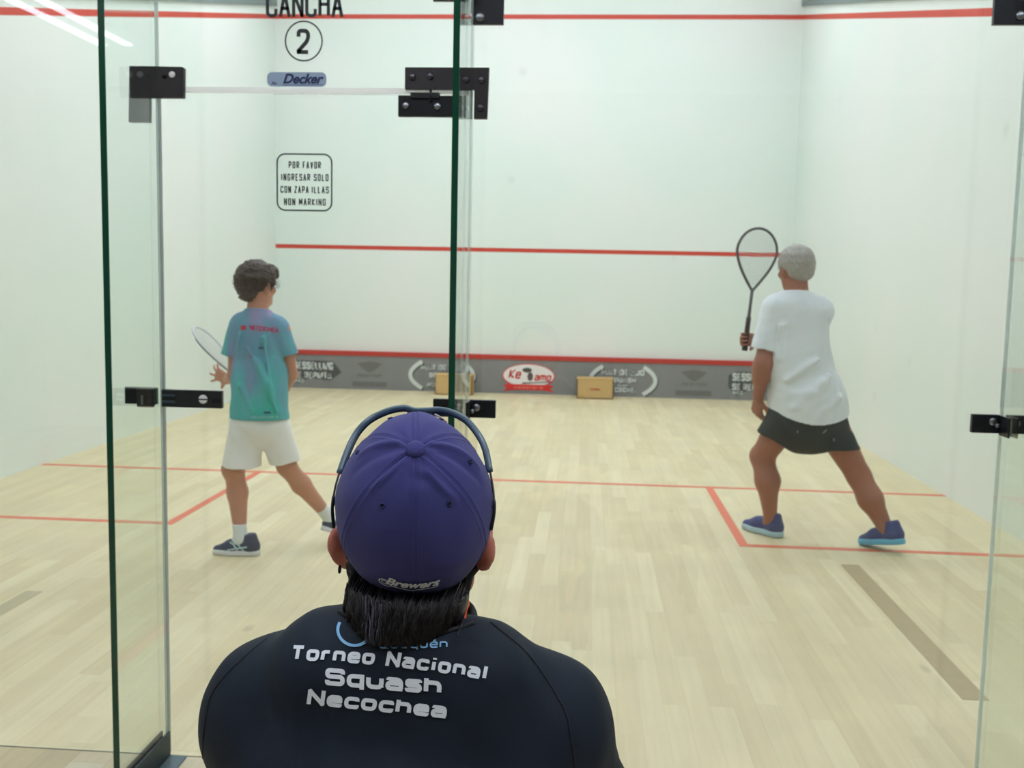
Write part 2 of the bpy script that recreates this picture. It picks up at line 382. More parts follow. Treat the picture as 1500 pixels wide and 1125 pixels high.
def letters(mb, text, fn, H, Wl, w, gap, align=0., shear=0., step=None, rnd=.35):
    """text of cap height H, letter width Wl, stroke w; fn(u,v)->3D; align 0 left .5 centre"""
    tot = 0; items = []
    i = 0
    while i < len(text):
        ch = text[i]
        if ch == ' ': tot += Wl*.55+gap; i += 1; continue
        if ch == 'é': ch = 'E\''
        a, st = GL[ch]; items.append((tot, a, st)); tot += Wl*a+w*.6+gap; i += 1
    tot -= gap
    for x0, a, st in items:
        for s in st:
            closed = s[-1] == 'c'; pts = s[:-1] if closed else s
            q = []
            for p in pts:
                X = x0+p[0]*Wl*a+w*.3; Y = w/2+p[1]*(H-w)
                q.append((X, Y)+tuple(p[2:]))
            if closed and any(len(p) > 2 for p in q):      # start a closed outline at a sharp corner
                k = [len(p) > 2 for p in q].index(True); q = q[k:]+q[:k+1]; closed = False
            cutp = [0]+[k for k in range(1, len(q)-1) if len(q[k]) > 2]+[len(q)-1]
            runs = [q] if closed else [q[c0:c1+1] for c0, c1 in zip(cutp, cutp[1:])]
            for rn in runs:
                ext = [not closed and len(rn[0]) > 2, not closed and len(rn[-1]) > 2]; rn = [tuple(p[:2]) for p in rn]
                for e_, (i0, i1) in zip(ext, ((0, 1), (-1, -2))):
                    if e_:      # run on a little so that the joint at a sharp corner fills
                        A = Vector(rn[i0]); d_ = (A-Vector(rn[i1])).normalized(); A = A+d_*w*.38; rn[i0] = (A.x, A.y)
                rp = round_path(rn, closed, rnd*min(Wl*a if a > .3 else Wl, H)); vs, fs = ribbon(rp, w, closed, step)
                mb.add([fn(v.x-tot*align+shear*v.y, v.y) for v in vs], fs)
    return tot

# ================================================================ SETTING
wm = wall_mat()
ceilm = mat('ceiling_paint', rgb(225, 228, 225), .8)
galm = mat('gallery_paint', rgb(196, 196, 190), .8)
red = mat('court_line_red', rgb(205, 62, 42), .5, var=.08, vscale=3)
redfloor = mat('floor_line_red', rgb(226, 112, 82), .45, var=.12, vscale=2.5)
FH, CW, CL = 5.7, 6.4, 9.75
def struct(name, m, *boxes, bev=0, label=None):
    mb = MB()
    for a, b in boxes: mb.box(a, b, bev)
    return tag(mb.build(name, m), kind='structure', label=label)
fl = struct('floor', floor_mat('court_maple', .078, .95, [(217, 203, 162), (224, 211, 172), (213, 198, 157), (227, 215, 177)], .86), ((-.1, .004, -.1), (CW+.1, CL+.1, 0)))
fg_ = struct('floor', floor_mat('gallery_boards', .105, 1.4, [(196, 180, 140), (226, 222, 200), (208, 192, 152), (222, 212, 182)], .72, .04), ((-1.1, -6.1, -.1), (7.5, .0, 0)))
struct('wall_left', wm, ((-.1, 0, 0), (0, CL, FH)))
struct('wall_right', wm, ((CW, 0, 0), (CW+.1, CL, FH)))
struct('wall_front', wm, ((-.1, CL, 0), (CW+.1, CL+.1, FH)))
struct('wall_back', wm, ((-.1, -.1, 2.62), (CW+.1, .02, FH)))
struct('ceiling', ceilm, ((-.1, -.1, FH), (CW+.1, CL+.1, FH+.1)))
struct('wall_gallery_left', galm, ((-1.1, -6.1, 0), (-1, 0, 3)), ((-1, -.1, 0), (-.0, 0, 3)))
struct('wall_gallery_right', galm, ((7.4, -6.1, 0), (7.5, 0, 3)), ((6.4, -.1, 0), (7.4, 0, 3)))
struct('wall_gallery_rear', galm, ((-1, -6.1, 0), (7.4, -6, 3)))
struct('ceiling', ceilm, ((-1.1, -6.1, 3), (7.5, -.1, 3.1)))

# painted lines -------------------------------------------------
e = .0015
def line(name, m, *boxes): return struct(name, m, *boxes)
line('trim_1', red, ((0.0, CL-e, 1.755), (6.29, CL, 1.805)))                # service line
line('trim_2', red, ((0, CL-e, 4.555), (CW, CL, 4.61)))                      # out line, front wall
for nm, x in (('trim_3', 0.0), ('trim_4', CW-e)):                            # sloping out lines on the side walls
    mb = MB(); a = (0, 2.12, 2.17); b = (CL, 4.555, 4.61)
    mb.prism([(a[0], a[1]), (a[0], a[2]), (b[0], b[2]), (b[0], b[1])], x, x+e, axis=0)
    tag(mb.build(nm, red), kind='structure')
mb = MB(); mb.prism([(0, 2.25), (0, 2.32), (CL, 4.78), (CL, 4.71)], CW-.03, CW, axis=0)
tag(mb.build('trim_5', mat('dark_ledge', rgb(120, 132, 132), .6)), kind='structure')
mb = MB(); mb.prism([(0, 2.25), (0, 2.32), (CL, 4.78), (CL, 4.71)], 0, .03, axis=0)
tag(mb.build('trim_6', MATS['dark_ledge']), kind='structure')
line('trim_7', redfloor, ((0, 4.19, 0), (CW, 4.24, e)))                      # short line
line('trim_8', redfloor, ((1.585, 2.64, 0), (1.635, 4.19, e)), ((0, 2.64, 0), (1.585, 2.69, e)))     # left service box
line('trim_9', redfloor, ((4.78, 2.64, 0), (4.83, 4.19, e)), ((4.83, 2.64, 0), (CW, 2.69, e)))       # right service box
line('trim_10', redfloor, ((3.175, .02, 0), (3.225, 4.19, e)))               # half court line
dk = mat('worn_board', rgb(178, 160, 122), .5, var=.1, vscale=20)
line('trim_11', dk, ((5.245, .7, 0), (5.335, 2.36, e)))
line('trim_12', mat('worn_board_grey', rgb(188, 176, 140), .5, var=.12, vscale=12), ((1.50, .55, 0), (1.575, 1.4, e)))
line('trim_13', mat('floor_seam', rgb(92, 94, 86), .6), ((0, 0, -.002), (CW, .004, .001)))

# ---------------------------------------------------------------- tin board on the front wall
TY = 9.69
tin = empty('tin_board', (3.2, TY, 0), 'long grey board with red top rail along the foot of the front wall', 'tin board')
grey = mat('tin_grey', rgb(132, 132, 132), .5, var=.12, vscale=5)
MB().box((0.002, TY, 0), (CW-.002, CL, .43)).build('board', grey, tin)
MB().box((0.002, TY-.012, .425), (CW-.002, CL, .482), .004).build('top_rail', mat('tin_red', rgb(188, 48, 38), .45), tin)
pl = mat('print_light', rgb(214, 220, 216), .6); pdk = mat('print_dark', rgb(78, 80, 80), .7); pgh = mat('print_ghost', rgb(112, 110, 108), .7)
pred = mat('print_red', rgb(214, 48, 44), .6); pwh = mat('print_white', rgb(236, 232, 230), .6); ppk = mat('print_pink', rgb(226, 120, 110), .6)
def sheet(mb, poly, y): mb.add([(x, y, z) for x, z in poly], [tuple(range(len(poly)))])
def ellpoly(cx, cz, rx, rz, n=40, a0=0, a1=2*math.pi): return [(cx+rx*math.cos(a0+(a1-a0)*i/n), cz+rz*math.sin(a0+(a1-a0)*i/n)) for i in range(n if a1-a0 > 6.2 else n+1)]
def fit_letters(mb, text, fn, H, width, w, gap, align=.5, **kw):
    lo, hi = .2*H, 2.5*H
    for _ in range(18):
        mid = (lo+hi)/2; t = letters(MB(), text, lambda u, v: (0, 0, 0), H, mid, w, gap)
        if t > width: hi = mid
        else: lo = mid
    return letters(mb, text, fn, H, lo, w, gap, align=align, **kw)
def F(cx, z, y=TY-.003): return lambda u, v: (cx+u, y, z+v)
def arrow_logo(cx):      # pale two line word with a dark arrow shadow behind
    mb = MB(); sheet(mb, [(cx-.30, .30), (cx-.22, .35), (cx+.25, .35), (cx+.36, .21), (cx+.22, .10), (cx-.05, .13), (cx-.2, .05), (cx-.3, .16)], TY-.0015); mb.build('dark_arrow', pdk, tin)
    mb = MB(); fit_letters(mb, 'SESSELLING', F(cx, .235), .10, .50, .022, .012); fit_letters(mb, 'SE REPINTA', F(cx-.01, .12), .085, .48, .02, .012)
    fit_letters(mb, 'NEC', F(cx-.18, .07), .04, .12, .01, .01); mb.build('pale_lettering', pl, tin)
def ghost_logo(cx):
    mb = MB(); sheet(mb, [(cx-.16, .33), (cx, .36), (cx+.16, .33), (cx+.07, .25), (cx, .215), (cx-.07, .25)], TY-.0015)
    fit_letters(mb, 'RESTOR', F(cx, .16), .035, .3, .008, .01); sheet(mb, [(cx-.22, .035), (cx+.22, .035), (cx+.22, .10), (cx-.22, .10)], TY-.0015); mb.build('faded_emblem', pgh, tin)
def wreath_logo(cx):
    mb = MB(); dm = MB()
    for sgn in (-1, 1):
        p = [(cx+sgn*(.40-.10*(abs(t)/1.0)**2*1.5), .205+t*.17) for t in np.linspace(-1, 1, 17)]
        for (off, mm, yy, w) in ((0, mb, TY-.004, .05), (.016, dm, TY-.0015, .05)):
            vs, fs = ribbon([(x+off, z-off) for x, z in p], w, False); mm.add([(v.x, yy, v.y) for v in vs], fs)
    for txt, z, h, wd, w in (('MAR DE AJO', .265, .075, .52, .019), ('SQUASH', .175, .06, .32, .016), ('CLUB', .125, .03, .12, .009), ('NECOCHEA', .055, .06, .38, .016)):
        fit_letters(mb, txt, F(cx, z, TY-.004), h, wd, w, .012); fit_letters(dm, txt, F(cx+.008, z-.008, TY-.002), h, wd, w, .012)
    mb.build('pale_wreath', pl, tin); dm.build('dark_shadow', pdk, tin)
arrow_logo(.50); arrow_logo(5.99); ghost_logo(1.22); ghost_logo(5.27); wreath_logo(2.14); wreath_logo(4.40)
mb = MB(); sheet(mb, ellpoly(3.23, .225, .33, .155), TY-.0015); mb.build('red_oval', pred, tin)
mb = MB(); sheet(mb, ellpoly(3.23, .23, .315, .14), TY-.003); mb.build('white_oval', pwh, tin)
mb = MB(); sheet(mb, [(2.91, .11), (3.0, .12), (3.45, .12), (3.55, .11), (3.50, .07), (3.55, .03), (3.42, .05), (3.04, .05), (2.91, .03), (2.96, .07)], TY-.0045); mb.build('red_ribbon', pred, tin)
mb = MB(); fit_letters(mb, 'casatera', F(3.23, .065, TY-.006), .04, .36, .009, .01); mb.build('ribbon_lettering', ppk, tin)
mb = MB(); fit_letters(mb, 'Ke', F(3.05, .19, TY-.006), .12, .14, .02, .015, shear=.2); mb.build('red_lettering', pred, tin); mb = MB(); fit_letters(mb, 'amo', F(3.40, .17, TY-.006), .10, .20, .018, .012, shear=.2); mb.build('red_lettering', pred, tin)
mb = MB(); sheet(mb, ellpoly(3.21, .30, .06, .03), TY-.006); sheet(mb, ellpoly(3.25, .22, .035, .055), TY-.0065); sheet(mb, [(3.15, .125), (3.5, .155), (3.52, .17), (3.3, .15), (3.16, .145)], TY-.006); mb.build('dark_chef_figure', pdk, tin)

# ---------------------------------------------------------------- two wooden boxes at the tin
wood = mat('plywood', rgb(206, 170, 112), .6, var=.08, vscale=12)
def crate(name, x0, x1, h, y0, label, m):
    t = empty(name, ((x0+x1)/2, y0+.12, 0), label, 'box', 'wooden boxes against the tin')
    y1 = y0+.24; k = .014
    mb = MB(); mb.box((x0, y0, 0), (x1, y0+k, h), .003); mb.box((x0, y1-k, 0), (x1, y1, h), .003); mb.box((x0, y0, 0), (x0+k, y1, h), .003); mb.box((x1-k, y0, 0), (x1, y1, h), .003); mb.box((x0, y0, 0), (x1, y1, k)); mb.build('box_body', m, t)
    MB().box((x0-.004, y0-.004, h-.012), (x1+.004, y1+.004, h+.004), .003).build('lid', m, t)
    return t
crate('wooden_box', 2.105, 2.56, .245, 9.34, 'light wooden box by the tin seen partly through the middle glass fin', wood)
bx = crate('wooden_box', 3.835, 4.275, .248, 9.34, 'light wooden box with small red lettering at the tin right of the red oval logo', mat('plywood_tan', rgb(200, 166, 108), .6, var=.06, vscale=12))
mb = MB(); fit_letters(mb, 'CASA', F(4.055, .105, 9.3385), .03, .11, .008, .006); mb.build('red_lettering', mat('stamp_red', rgb(205, 80, 60), .6), bx)

# ---------------------------------------------------------------- glass back wall
pane = glass_mat('clear_glass', (.972, .986, .980, 1))
fing = glass_mat('fin_glass', (.935, .972, .955, 1), .9)
edge_dark = mat('green_glass_edge', rgb(4, 66, 46), .15, spec=.6)
def edge_glow(name, c):     # ground glass edge: passes the court light on to this side
    m = bpy.data.materials.new(name); m.use_nodes = True; N = m.node_tree.nodes; L = m.node_tree.links
    N.remove(N['Principled BSDF']); d = N.new('ShaderNodeBsdfDiffuse'); t = N.new('ShaderNodeBsdfTranslucent'); x = N.new('ShaderNodeMixShader'); x.inputs[0].default_value = .6
    d.inputs[0].default_value = c; t.inputs[0].default_value = c; L.new(d.outputs[0], x.inputs[1]); L.new(t.outputs[0], x.inputs[2]); L.new(x.outputs[0], N['Material Output'].inputs[0]); return m
edge_pale = edge_glow('pale_glass_edge', rgb(236, 242, 240))
edge_grey = mat('grey_silicone', rgb(150, 160, 160), .4)
black = mat('black_metal', rgb(26, 29, 34), .38, metal=.3, var=.1, vscale=20)
blackw = mat('worn_black_metal', rgb(50, 46, 48), .5, metal=.3, var=.25, vscale=25)
steel = mat('steel_bolt', rgb(150, 155, 160), .3, metal=.9)
boltd = mat('dark_bolt', rgb(84, 84, 90), .3, metal=.8)
T = .012; JL, JM, JR, DT = 2.735, 3.598, 5.025, 1.893
def glass_pane(name, x0, x1, z0, z1): return tag(MB().box((x0, .0, z0), (x1, T, z1)).build(name, pane), kind='structure')
glass_pane('window_1', 0.004, 1.296, .002, 2.62); glass_pane('window_2', 1.304, JL-.004, .002, 2.62)
glass_pane('window_4', JM+.004, JR-.004, .002, 2.62); glass_pane('window_5', JR+.004, CW-.004, .002, 2.62)
tr = glass_pane('window_3', JL+.004, JM-.004, DT+.012, 2.62)
MB().box((JL+.006, -.001, DT-.001), (JM-.006, T+.001, DT+.0125)).build('window_edge', edge_glow('bright_glass_edge', rgb(254, 255, 254)), tr)
dr = glass_pane('door_1', JL+.004, JM-.004, .008, DT-.004)
for i, x in enumerate((1.3, JL, JM, JR)):
    mb = MB().box((x-.0035, .001, 0), (x+.0035, T-.001, 2.62)); s_ = tag(mb.build('trim_%d' % (20+i), edge_pale), kind='structure')
MB().box((JL+.004, -.001, .008), (JL+.007, T+.001, DT)).build('door_edge', edge_grey, dr)
fins = {}
for x, lab in ((1.3, 'clear glass fin standing left of the others, outside the photo edge'), (JL, 'tall glass fin with dark green front edge left of the glass door'),
               (JM, 'tall clear glass fin with dark green front edge rising behind the seated spectator'), (JR, 'tall clear glass fin at the right edge of the photo')):
    f = MB().box((x-.0075, -.308, .004), (x+.0075, -.002, 2.62)).build('glass_fin', fing); tag(f, lab, 'glass fin', 'glass fins bracing the back wall'); fins[x] = f
    MB().box((x-.0078, -.3105, .004), (x+.0078, -.3075, 2.62)).build('front_edge', edge_dark, f)
# steel shoes at the foot of the fins
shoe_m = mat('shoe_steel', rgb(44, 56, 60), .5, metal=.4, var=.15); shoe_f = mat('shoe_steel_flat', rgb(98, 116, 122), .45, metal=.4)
for x, lab in ((JL, 'dark steel angle shoe on the floor at the foot of the left glass fin'), (JM, 'dark steel angle shoe at the foot of the middle glass fin'), (JR, 'dark steel angle shoe at the foot of the right glass fin')):
    t = empty('fin_shoe', (x, -.15, 0), lab, 'bracket', 'steel shoes of the glass fins')
    for s in (-1, 1):
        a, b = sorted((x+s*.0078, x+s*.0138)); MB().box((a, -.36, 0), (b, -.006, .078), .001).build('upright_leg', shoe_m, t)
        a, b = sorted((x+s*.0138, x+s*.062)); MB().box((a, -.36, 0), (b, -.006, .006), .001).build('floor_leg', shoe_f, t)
# patch fittings ------------------------------------------------
YF = -.016
def bolts(t, pts, r=.009, m=boltd):
    for x, z in pts: MB().disc((x, YF, z), (0, -1, 0), r, .006, 16).build('bolt', m, t)
def plates(mb, *bs):
    for x0, x1, z0, z1 in bs: mb.box((x0, YF, z0), (x1, -.0005, z1), .0015)
    return mb
# hinge side, top right of the door: L plate on transom and side panel + door plate with pivot
t = empty('patch_fitting', (3.54, 0, 1.895), 'worn black L-shaped patch plate at the top right corner of the glass door', 'glass fitting')
mb = MB(); x0, x1, xa, z0, z1, za = 3.422, 3.646, 3.608, 1.825, 1.957, 1.900
mb.prism([(x0, za), (x0, z1), (x1, z1), (x1-.003, z0), (xa, z0), (xa, za)], YF, -.0005, axis=1); mb.build('plate', blackw, t)
bolts(t, ((3.442, 1.932), (3.49, 1.934), (3.585, 1.925), (3.626, 1.925), (3.626, 1.853)))
t = empty('pivot_fitting', (3.49, 0, 1.85), 'black pivot hinge clamped on the top edge of the glass door below the L plate', 'hinge')
plates(MB(), (3.404, 3.585, 1.829, 1.884)).build('clamp_plate', black, t); MB().box((3.438, YF-.006, 1.876), (3.515, -.0005, 1.891), .001).build('pivot_block', mat('pivot_black', rgb(12, 12, 14), .5), t)
MB().tube([(3.492, YF-.004, 1.868), (3.492, YF-.004, 1.900)], .0035, 10).build('pivot_pin', black, t)
bolts(t, ((3.425, 1.857), (3.51, 1.856), (3.560, 1.857)), m=steel)
# latch side top left
t = empty('patch_fitting', (2.74, 0, 1.9), 'dark patch plate with a bright bolt at the top left corner of the glass door', 'glass fitting')
mb = MB(); mb.prism([(2.662, 1.808), (2.720, 1.808), (2.722, 1.873), (2.816, 1.873), (2.818, 1.952), (2.814, 1.955), (2.667, 1.957)], YF, -.0005, axis=1); mb.build('plate', blackw, t)
bolts(t, ((2.787, 1.934),), .0085, mat('white_cap', rgb(240, 240, 238), .4)); bolts(t, ((2.765, 1.930),), .006, mat('deep_hole', rgb(15, 12, 12), .8))
# lock and strike
t = empty('door_lock', (2.828, 0, 1.03), 'black lock case with a white round key cylinder on the glass door', 'lock')
plates(MB(), (2.742, 2.915, 1.028, 1.077)).build('lock_case', mat('lock_black', rgb(42, 45, 47), .4, metal=.3, var=.2, vscale=30), t)
MB().disc((2.862, YF, 1.053), (0, -1, 0), .0125, .003, 24).build('key_cylinder', mat('cylinder_white', rgb(236, 238, 236), .35), t)
MB().box((2.849, YF-.0042, 1.0515), (2.875, YF-.003, 1.0545)).build('key_slot', mat('deep_hole', rgb(15, 12, 12), .8), t)
MB().box((2.745, YF-.005, 1.040), (2.782, YF, 1.046), .001).box((2.745, YF-.005, 1.058), (2.782, YF, 1.064), .001).build('latch_bar', mat('lock_slate', rgb(70, 84, 92), .4, metal=.5), t)
MB().box((2.887, YF-.0015, 1.044), (2.912, YF, 1.055)).build('case_notch', mat('deep_hole', rgb(15, 12, 12), .8), t)
t = empty('lock_strike', (2.68, 0, 1.03), 'black strike clamp on the fixed glass panel left of the door lock', 'lock')
plates(MB(), (2.636, 2.727, 1.034, 1.081)).build('clamp_plate', black, t)
MB().box((2.676, YF-.014, 1.027), (2.724, YF, 1.080), .003).build('strike_block', mat('block_brown', rgb(58, 50, 46), .45, metal=.3), t)
MB().box((2.690, YF-.017, 1.035), (2.697, YF-.013, 1.060), .001).build('spring_tab', steel, t)
# middle-height clamps on the fins
for x, lab in ((JM, 'black clamp at mid height on the middle fin just right of the goggles'), (JR, 'black clamp plate at mid height on the right glass fin at the photo edge')):
    t = empty('glass_clamp', (x, 0, 1.04), lab, 'glass fitting', 'mid-height clamps of the fins')
    xo = .082
    plates(MB(), (x-xo-(.008 if x == JM else -.0), x-.011, 1.024, 1.073), (x+.009, x+xo, 1.024, 1.073)).build('plate', black, t)
    for s in (-1, 1):
        a, b = sorted((x+s*.0078, x+s*.0128)); MB().box((a, -.075, 1.020), (b, YF, 1.072), .001).build('fin_lug', black, t)
    bolts(t, ((x-.03, 1.055), (x+.03, 1.052)), .010, steel); bolts(t, ((x-.018, 1.045), (x+.018, 1.042)), .006, steel)
# clamps above
for x, lab in ((JM, 'big black clamp with a round bolt at the photo top on the middle fin'), (JR, 'big black clamp with a round bolt in the top right corner of the photo')):
    t = empty('glass_clamp', (x, 0, 2.07), lab, 'glass fitting', 'upper clamps of the fins')
    if x == JM: bs = ((x+.004, x+.084, 2.068, 2.21), (x-.104, x-.012, 2.128, 2.21)); bp_ = ((x+.022, 2.086),)
    else: bs = ((x-.096, x-.009, 2.070, 2.21), (x+.009, x+.096, 2.070, 2.21)); bp_ = ((x-.032, 2.092), (x+.032, 2.092))
    plates(MB(), *bs).build('plate', black, t)
    for s in (-1, 1):
        a, b = sorted((x+s*.0078, x+s*.0128)); MB().box((a, -.07, 2.13), (b, YF, 2.21), .001).build('fin_lug', black, t)
    bolts(t, bp_, .0115, steel)

# ---------------------------------------------------------------- lettering on the glass
ink = mat('vinyl_black', rgb(34, 40, 42), .5); inkg = mat('vinyl_dark_grey', rgb(62, 72, 72), .6)
YS = -.0012
def G(cx, z): return lambda u, v: (cx+u, YS, z+v)
cn = MB(); fit_letters(cn, 'CANCHA', G(3.146, 2.0885), .068, .207, .0088, .0075, rnd=.5)
cc = empty('court_number_sticker', (3.144, YS, 1.97), 'black lettering CANCHA over a circled number 2 on the glass above the door', 'sticker')
cn.build('lettering', ink, cc)
mb = MB(); P = [(3.144+.0500*math.cos(a), 2.027+.0515*math.sin(a)) for a in np.linspace(0, 2*math.pi, 64, endpoint=False)]
vs, fs = ribbon(P, .0042, True); mb.add([(v.x, YS, v.y) for v in vs], fs); mb.build('ring', inkg, cc)
mb = MB(); letters(mb, '2', G(3.143, 1.993), .066, .026, .0105, 0, align=.5, rnd=.5); mb.build('numeral', ink, cc)
def rrect(x0, x1, z0, z1, r, n=6):
    P = []
    for cx, cz, a in ((x1-r, z1-r, 0), (x0+r, z1-r, 1), (x0+r, z0+r, 2), (x1-r, z0+r, 3)):
        P += [(cx+r*math.cos((a+k/n)*math.pi/2), cz+r*math.sin((a+k/n)*math.pi/2)) for k in range(n+1)]
    return P
nt_ = empty('notice_sticker', (3.145, YS, 1.576), 'black outlined square notice with four lines of lettering on the glass door', 'sticker')
mb = MB(); vs, fs = ribbon(rrect(3.070, 3.221, 1.578, 1.729, .022), .0042, True); mb.add([(v.x, YS, v.y) for v in vs], fs); mb.build('border', inkg, nt_)
mb = MB()
for txt, z, wd in (('POR FAVOR', 1.6905, .088), ('INGRESAR SOLO', 1.6575, .130), ('CON ZAPA ILLAS', 1.6245, .132), ('NON MARKING', 1.5915, .115)):
    if txt == 'CON ZAPA ILLAS':
        letters(mb, 'CON ZAPA', lambda u, v: (3.0795+u, YS, z+v), .0190, .0052, .0031, .0036); letters(mb, 'ILLAS', lambda u, v: (3.1660+u, YS, z+v), .0190, .0056, .0031, .0040)
    else: fit_letters(mb, txt, G(3.1465, z), .0190, wd, .0031, .0040)
mb.build('lettering', inkg, nt_)
sp = empty('sponsor_sticker', (3.125, YS, 1.905), 'pale blue rounded sticker reading Decker in navy italics on the glass above the door', 'sticker')
mb = MB(); mb.prism(rrect(3.043, 3.206, 1.9075, 1.9455, .014), YS, YS+.0008, axis=1); mb.build('backing', mat('sticker_blue', rgb(158, 178, 204), .5), sp)
def font_text(txt, size, shear=0., bold=0., sx=1., align='CENTER'):
    c = bpy.data.curves.new('t', 'FONT'); c.body = txt; c.size = size; c.shear = shear; c.offset = bold; c.align_x = align; c.resolution_u = 4
    o = bpy.data.objects.new('t', c); me = o.to_mesh(); vs = [(v.co.x*sx, v.co.y) for v in me.vertices]; fs = [tuple(p.vertices) for p in me.polygons]; o.to_mesh_clear(); bpy.data.objects.remove(o); bpy.data.curves.remove(c)
    return vs, fs
navy = mat('print_navy', rgb(38, 50, 96), .5)
vs, fs = font_text('Decker', .035, .35, .0013, 1.0); mb = MB().add([(3.139+x, YS-.0006, 1.9165+y) for x, y in vs], fs)
mb.add([(3.085, YS-.0006, 1.9115), (3.198, YS-.0006, 1.9125), (3.198, YS-.0006, 1.9135), (3.085, YS-.0006, 1.9125)], [(0, 1, 2, 3)]); mb.build('lettering', navy, sp)
vs, fs = font_text('Av.', .012, .2, .0003); MB().add([(3.063+x, YS-.0006, 1.9125+y) for x, y in vs], fs).build('small_lettering', navy, sp)

# ---------------------------------------------------------------- light fixtures
def fixture(name, x, y, z, lx, ly, label, strength, group, col=(.96, 1, 1.15, 1)):
    t = empty(name, (x, y, z-.07), label, 'ceiling light', group)
    MB().box((x-lx/2, y-ly/2, z-.06), (x+lx/2, y+ly/2, z), .004).build('housing', mat('lamp_housing', rgb(225, 225, 225), .5), t)
    dm = mat('diffuser_%s_%.1f' % (name, strength), (1, 1, 1, 1), .5, emit=(col, strength))
    MB().box((x-lx/2+.02, y-ly/2+.02, z-.068), (x+lx/2-.02, y+ly/2-.02, z-.0601)).build('diffuser', dm, t)
for x in (1.3, 3.2, 5.1):  # unseen court panels, added to light the walls and floor
    for y in (1.4, 4.6, 7.6):
        fixture('court_fill_light', x, y, FH-.001, 1.3, .6, 'unseen panel added to light the court, %s panel of the row %s' % ({1.3: 'left', 3.2: 'middle', 5.1: 'right'}[x], {1.4: 'nearest the glass', 4.6: 'in mid court', 7.6: 'nearest the front wall'}[y]), COURT_FILL*{1.4: .58, 4.6: 1.12, 7.6: 1.10}[y], 'added court ceiling panels')
for x, y in ((.60, -3.45), (.78, -3.45), (3.2, -1.3), (5.6, -1.3), (1.4, -2.2), (4.4, -2.3)):  # flat panels added to light the spectator; the tubes are mirrored in the glass
    fixture('gallery_fill_light', x, y, 2.999, 1.25 if x > 1 else 1.2, .30 if x > 1 else .12, 'unseen fill light added to the gallery ceiling %s' % {3.2: 'above the seated spectator', 5.6: 'right of the seated spectator', 1.4: 'behind the left glass panel', 4.4: 'behind the camera'}[x], GALLERY_LIGHT*(1 if x > 1 else 3), 'added gallery ceiling lights') if x > 1 else fixture('gallery_tube_light', x, y, 2.999, .10, 1.2, 'thin tube light on the gallery ceiling mirrored in the glass, %s one' % ('left' if x < .7 else 'right'), GALLERY_LIGHT*.7, 'gallery tube lights')

# ================================================================ PEOPLE
def skin_mat(name, c, sss=.12):
    m = mat(name, c, .5, var=.10, vscale=14, bump=.08, bscale=220, spec=.35)
    b = m.node_tree.nodes['Principled BSDF']; b.inputs['Subsurface Weight'].default_value = sss; b.inputs['Subsurface Radius'].default_value = (.02, .007, .004); b.inputs['Subsurface Scale'].default_value = .5
    return m
def frame(f, u):
    f = unit(f); u = np.asarray(u, np.float32); u = unit(u-f*(u@f)); r = np.cross(f, u); return r, f, u
def head(S, c, f, u, sc=1., ear=1.):
    r, f, u = frame(f, u); c = np.asarray(c, np.float32); R = np.stack([r, f, u], 1)
    P = lambda a, b, d: c+(r*a+f*b+u*d)*sc
    E = lambda p, rr, k=.02, op='u', RR=None: S.ell(P(*p), tuple(x*sc for x in rr), k*sc, R if RR is None else RR, op)
    E((0, -.008, .02), (.077, .097, .088)); E((0, .032, -.045), (.060, .062, .075), .03); E((0, .068, -.098), (.028, .026, .022), .025)
    S.cone(P(-.045, .01, -.075), P(0, .065, -.10), .026*sc, .022*sc, .02); S.cone(P(.045, .01, -.075), P(0, .065, -.10), .026*sc, .022*sc, .02)
    for s in (-1, 1):
        S.cone(P(s*.012, .086, .018), P(s*.05, .072, .016), .010*sc, .009*sc, .012)      # brow
        E((s*.033, .098, -.004), (.017, .012, .012), .008, 's')                          # eye socket
        E((s*.033, .078, -.005), (.0135, .0125, .0125), .004)                              # eyeball under lid
        E((s*.042, .066, -.035), (.022, .02, .016), .02)                                   # cheek
        S.cone(P(s*.074, .0, -.035), P(s*.074, -.004, .0), .011*sc, .012*sc, .012)
        a = .45*s; Rr = np.stack([r*math.cos(a)-f*math.sin(a), f*math.cos(a)+r*math.sin(a), u], 1)
        E((s*.083*ear, -.014, -.017), (.009, .021, .032), .006, 'u', Rr); E((s*.0935*ear, -.008, -.012), (.006, .011, .019), .005, 's', Rr); E((s*.081*ear, -.006, -.043), (.007, .010, .011), .006, 'u', Rr)
    S.cone(P(0, .090, .006), P(0, .112, -.034), .007*sc, .012*sc, .008); E((-.011, .099, -.037), (.009, .009, .008), .006); E((.011, .099, -.037), (.009, .009, .008), .006)
    S.cone(P(-.018, .086, -.064), P(.018, .086, -.064), .0055*sc, .0055*sc, .004); S.cone(P(-.015, .085, -.075), P(.015, .085, -.075), .0065*sc, .0065*sc, .004)
    return P
